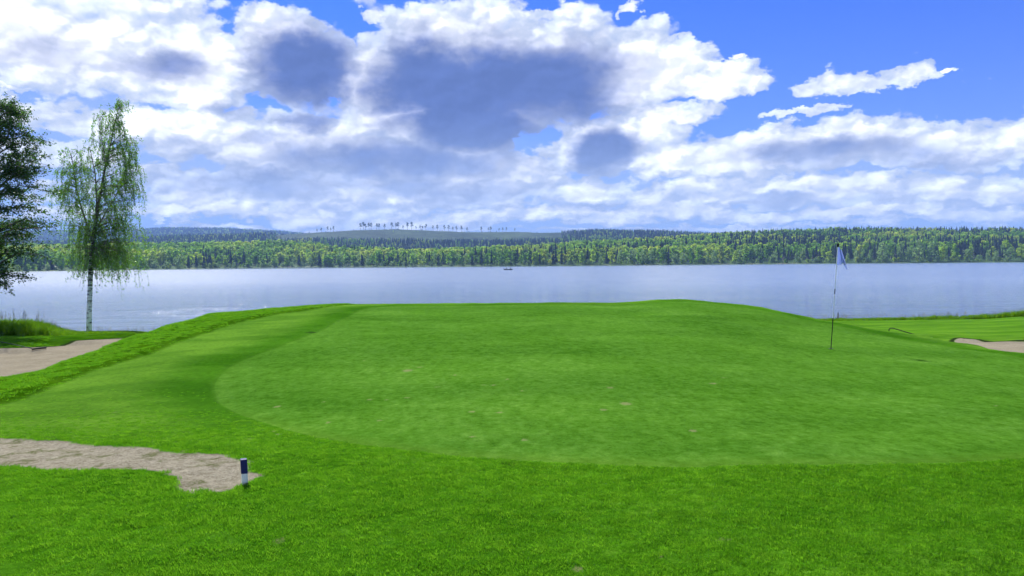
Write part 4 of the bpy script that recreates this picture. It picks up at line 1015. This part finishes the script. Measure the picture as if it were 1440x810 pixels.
# ------------------------------------------------------------------ rakes, stake, boat
M_handle = simple('dark_handle', (.02, .024, .028), .7, .15, .2, 20)
M_bluegrey = simple('blue_grey_plastic', (.16, .22, .30), .5, .4, .2, 20)
def gz(x, y): return float(ground_z(np.array([x]), np.array([y]))[0])
def build_rakes():
    # left: head on the sand at the lip, handle out of frame to the left
    a = hit(46, 493, 20, 28); b = hit(64, 492, 20, 28); c = (a+b)/2; z = gz(*c)
    root = empty('bunker_rake', (c[0], c[1], z)); tag(root, 'black rake with long handle lying on the left bunker lip', 'rake')
    ex = np.array([b[0]-a[0], b[1]-a[1], 0]); ex /= np.linalg.norm(ex); ey = np.array([-ex[1], ex[0], 0]); hw = .24
    m = MB(); m.tube([-ex*hw+[0, 0, .05], -ex*hw*.9+[0, 0, .055], ex*hw*.9+[0, 0, .055], ex*hw+[0, 0, .05]], [.022, .03, .03, .022], 8); m.build('rake_head', M_black, root)
    t = MB()
    for i in range(13): q = -ex*hw*.93+ex*hw*1.86*i/12; t.tube([q+[0, 0, .04], q-ey*.02+[0, 0, -.02]], [.007, .004], 5)
    t.build('teeth', M_black, root)
    p2 = hit(-30, 482.5, 22, 40); z2 = gz(*p2)+.10; e = np.array([p2[0]-c[0], p2[1]-c[1], z2-z]); m = MB(); h0 = -ex*hw+np.array([0, 0, .06])
    m.tube([h0+ex*.05, h0*.5+e*.5+[0, 0, .035], e], .014, 8); m.build('handle', M_handle, root)
    # right: handle arches over the lip, bent end up
    c = hit(1306, 473.3, 26, 45); z = gz(*c)+.03; root = empty('bunker_rake', (c[0], c[1], z)); tag(root, 'dark rake on the right bunker lip, bent end propped up', 'rake')
    Yr = c[1]-.9; Lp = lambda u, v, dy=0: P(u, v, Yr+dy)-np.array([c[0], c[1], z])
    m = MB(); m.tube([Lp(1304, 474.5), Lp(1290, 471.5, .2), Lp(1275, 467.3, .4), Lp(1262, 463.2, .6), Lp(1255, 461.4, .7), Lp(1251.6, 461.6, .72), Lp(1250.2, 463, .72), Lp(1250.2, 467.5, .72)], .017, 8); m.build('handle', M_handle, root)
    m = MB(); m.tube([Lp(1301, 474.8, -.1), Lp(1305, 474.6), Lp(1311, 475.4, .1)], [.03, .045, .03], 8); m.build('rake_head', M_bluegrey, root)
    t = MB()
    for i in range(8): q = Lp(1301.5+i*1.1, 474.8+i*.08, -.06+i*.02); t.tube([q, q+np.array([0, -.02, -.09])], [.008, .005], 5)
    t.build('teeth', M_black, root)
    # little weathered stake on the right bank
    p = uY(1178, 50.2); z = gz(*p); zt = elz(1178, 446.5, 50.2); b = MB(); h = max(.5, zt-z); b.tube([(0, 0, -.2), (0.01, 0, h*.6), (.02, 0, h)], [.045, .042, .035], 8)
    o = b.build('wooden_stake', M_twig, loc=(p[0], p[1], z)); tag(o, 'small dark wooden stake at the bank just right of the flagstick', 'stake')
build_rakes()
def build_boat():
    c = P(715, 379.2, 1.); Yb = CZ/(-ray(715, 379.6)[2]); x0 = ray(715, 379.6)[0]*Yb
    k = Yb/FPX; Lh = 6.0*k
    root = empty('fishing_boat', (x0, Yb, 0)); tag(root, 'small dark open fishing boat out on the lake', 'boat')
    m = MB(); ns = 13; V = []; F = []; W = Lh*.30; Hh = Lh*.2
    for i in range(ns):
        t = -1+2*i/(ns-1); x = t*Lh; w = W*(1-max(0, t)**2.4)*(1 if t > -.9 else .86); sheer = Hh*(1+.45*t*t if t > 0 else 1+.1*t*t); keel = -.25+max(0, t-.55)*Hh*1.6
        for (yy, zz) in ((-w, sheer), (-w*.82, sheer*.35), (0, keel), (w*.82, sheer*.35), (w, sheer), (w*.85, sheer-.03), (w*.7, sheer*.4), (0, keel+.12), (-w*.7, sheer*.4), (-w*.85, sheer-.03)): V.append((x, yy, zz))
    for i in range(ns-1):
        for j in range(10): q = (j+1) % 10; F.append([i*10+j, i*10+q, (i+1)*10+q, (i+1)*10+j])
    F.append(list(range(10))); m.add(V, F); m.build('hull', simple('dark_hull', (.015, .02, .03), .5, .3, .2, 2), root)
    for tx in (-.45, .1): s = MB(); s.box((tx*Lh, 0, Hh*.62), (.16, W*.83, .03)); s.build('seat', M_handle, root)
    e = MB(); e.box((-Lh*1.0-.1, 0, Hh*1.25), (.17, .2, .32)); e.box((-Lh*1.0-.1, 0, .1), (.07, .06, .55)); e.build('outboard_motor', M_black, root, bevel=.05)
    # person seated near the bow, leaning forward a little
    def person(px, face, label):
        v = {'hip': (0, 0, 0), 'chest': (.06*face, 0, .38), 'neck': (.09*face, 0, .55), 'hb': (.11*face, 0, .66), 'ht': (.12*face, 0, .80)}
        pts = [(0,0,0),(.05*face,0,.22),(.07*face,0,.42),(.09*face,0,.54),(.10*face,0,.62),(.12*face,0,.72),(.12*face,0,.82)]
        rad = [.16,.15,.17,.07,.075,.11,.07]; ed = [(i,i+1) for i in range(6)]
        for s in (-1, 1):
            i = len(pts); pts += [(.08*face,.2*s,.46),(.16*face,.25*s,.2),(.38*face,.16*s,.14)]; rad += [.075,.06,.04]; ed += [(2,i),(i,i+1),(i+1,i+2)]
            i = len(pts); pts += [(.1*face,.1*s,-.02),(.45*face,.13*s,.02),(.5*face,.13*s,-.38),(.62*face,.14*s,-.42)]; rad += [.1,.085,.055,.045]; ed += [(0,i),(i,i+1),(i+1,i+2),(i+2,i+3)]
        me = bpy.data.meshes.new('person'); me.from_pydata(pts, ed, []); o = link('person', me, loc=(x0+px, Yb, Hh*.85+.2))
        sk = o.modifiers.new('skin', 'SKIN'); 
        for q, r in zip(me.skin_vertices[0].data, rad): q.radius = (r, r)
        me.skin_vertices[0].data[0].use_root = True
        o.scale = (1.2, 1.2, 1.2)
        o.modifiers.new('sub', 'SUBSURF').render_levels = 2; o.modifiers['sub'].levels = 2
        m_, n, oo = mat('person_clothes'); z = n.sep(n.N.new('ShaderNodeTexCoord').outputs['Object'])[2]
        principled(n, oo, n.mix(n.mr(z, .57, .60), (.03, .04, .06), (.45, .30, .22)), .8, .2); me.materials.append(m_); o.data.polygons.foreach_set('use_smooth', [])
        tag(o, label, 'person'); return o
    person(Lh*.55, -1, 'person in dark clothes seated near the right end of the fishing boat')
    person(-Lh*.50, 1, 'person in dark clothes seated near the left end of the fishing boat')
build_boat()

# ------------------------------------------------------------------ render settings
S.render.engine = 'CYCLES'; c = S.cycles
c.use_denoising = True; c.max_bounces = 6; c.diffuse_bounces = 2; c.glossy_bounces = 2; c.transmission_bounces = 3; c.volume_bounces = 0; c.transparent_max_bounces = 4
c.use_adaptive_sampling = True; c.adaptive_threshold = .03
try: c.denoiser = 'OPENIMAGEDENOISE'; c.denoising_input_passes = 'RGB_ALBEDO_NORMAL'; c.denoising_prefilter = 'ACCURATE'
except Exception: pass
S.view_settings.view_transform = 'Standard'; S.view_settings.look = 'None'; S.view_settings.exposure = .9; S.view_settings.gamma = 1; S.view_settings.use_curve_mapping = False
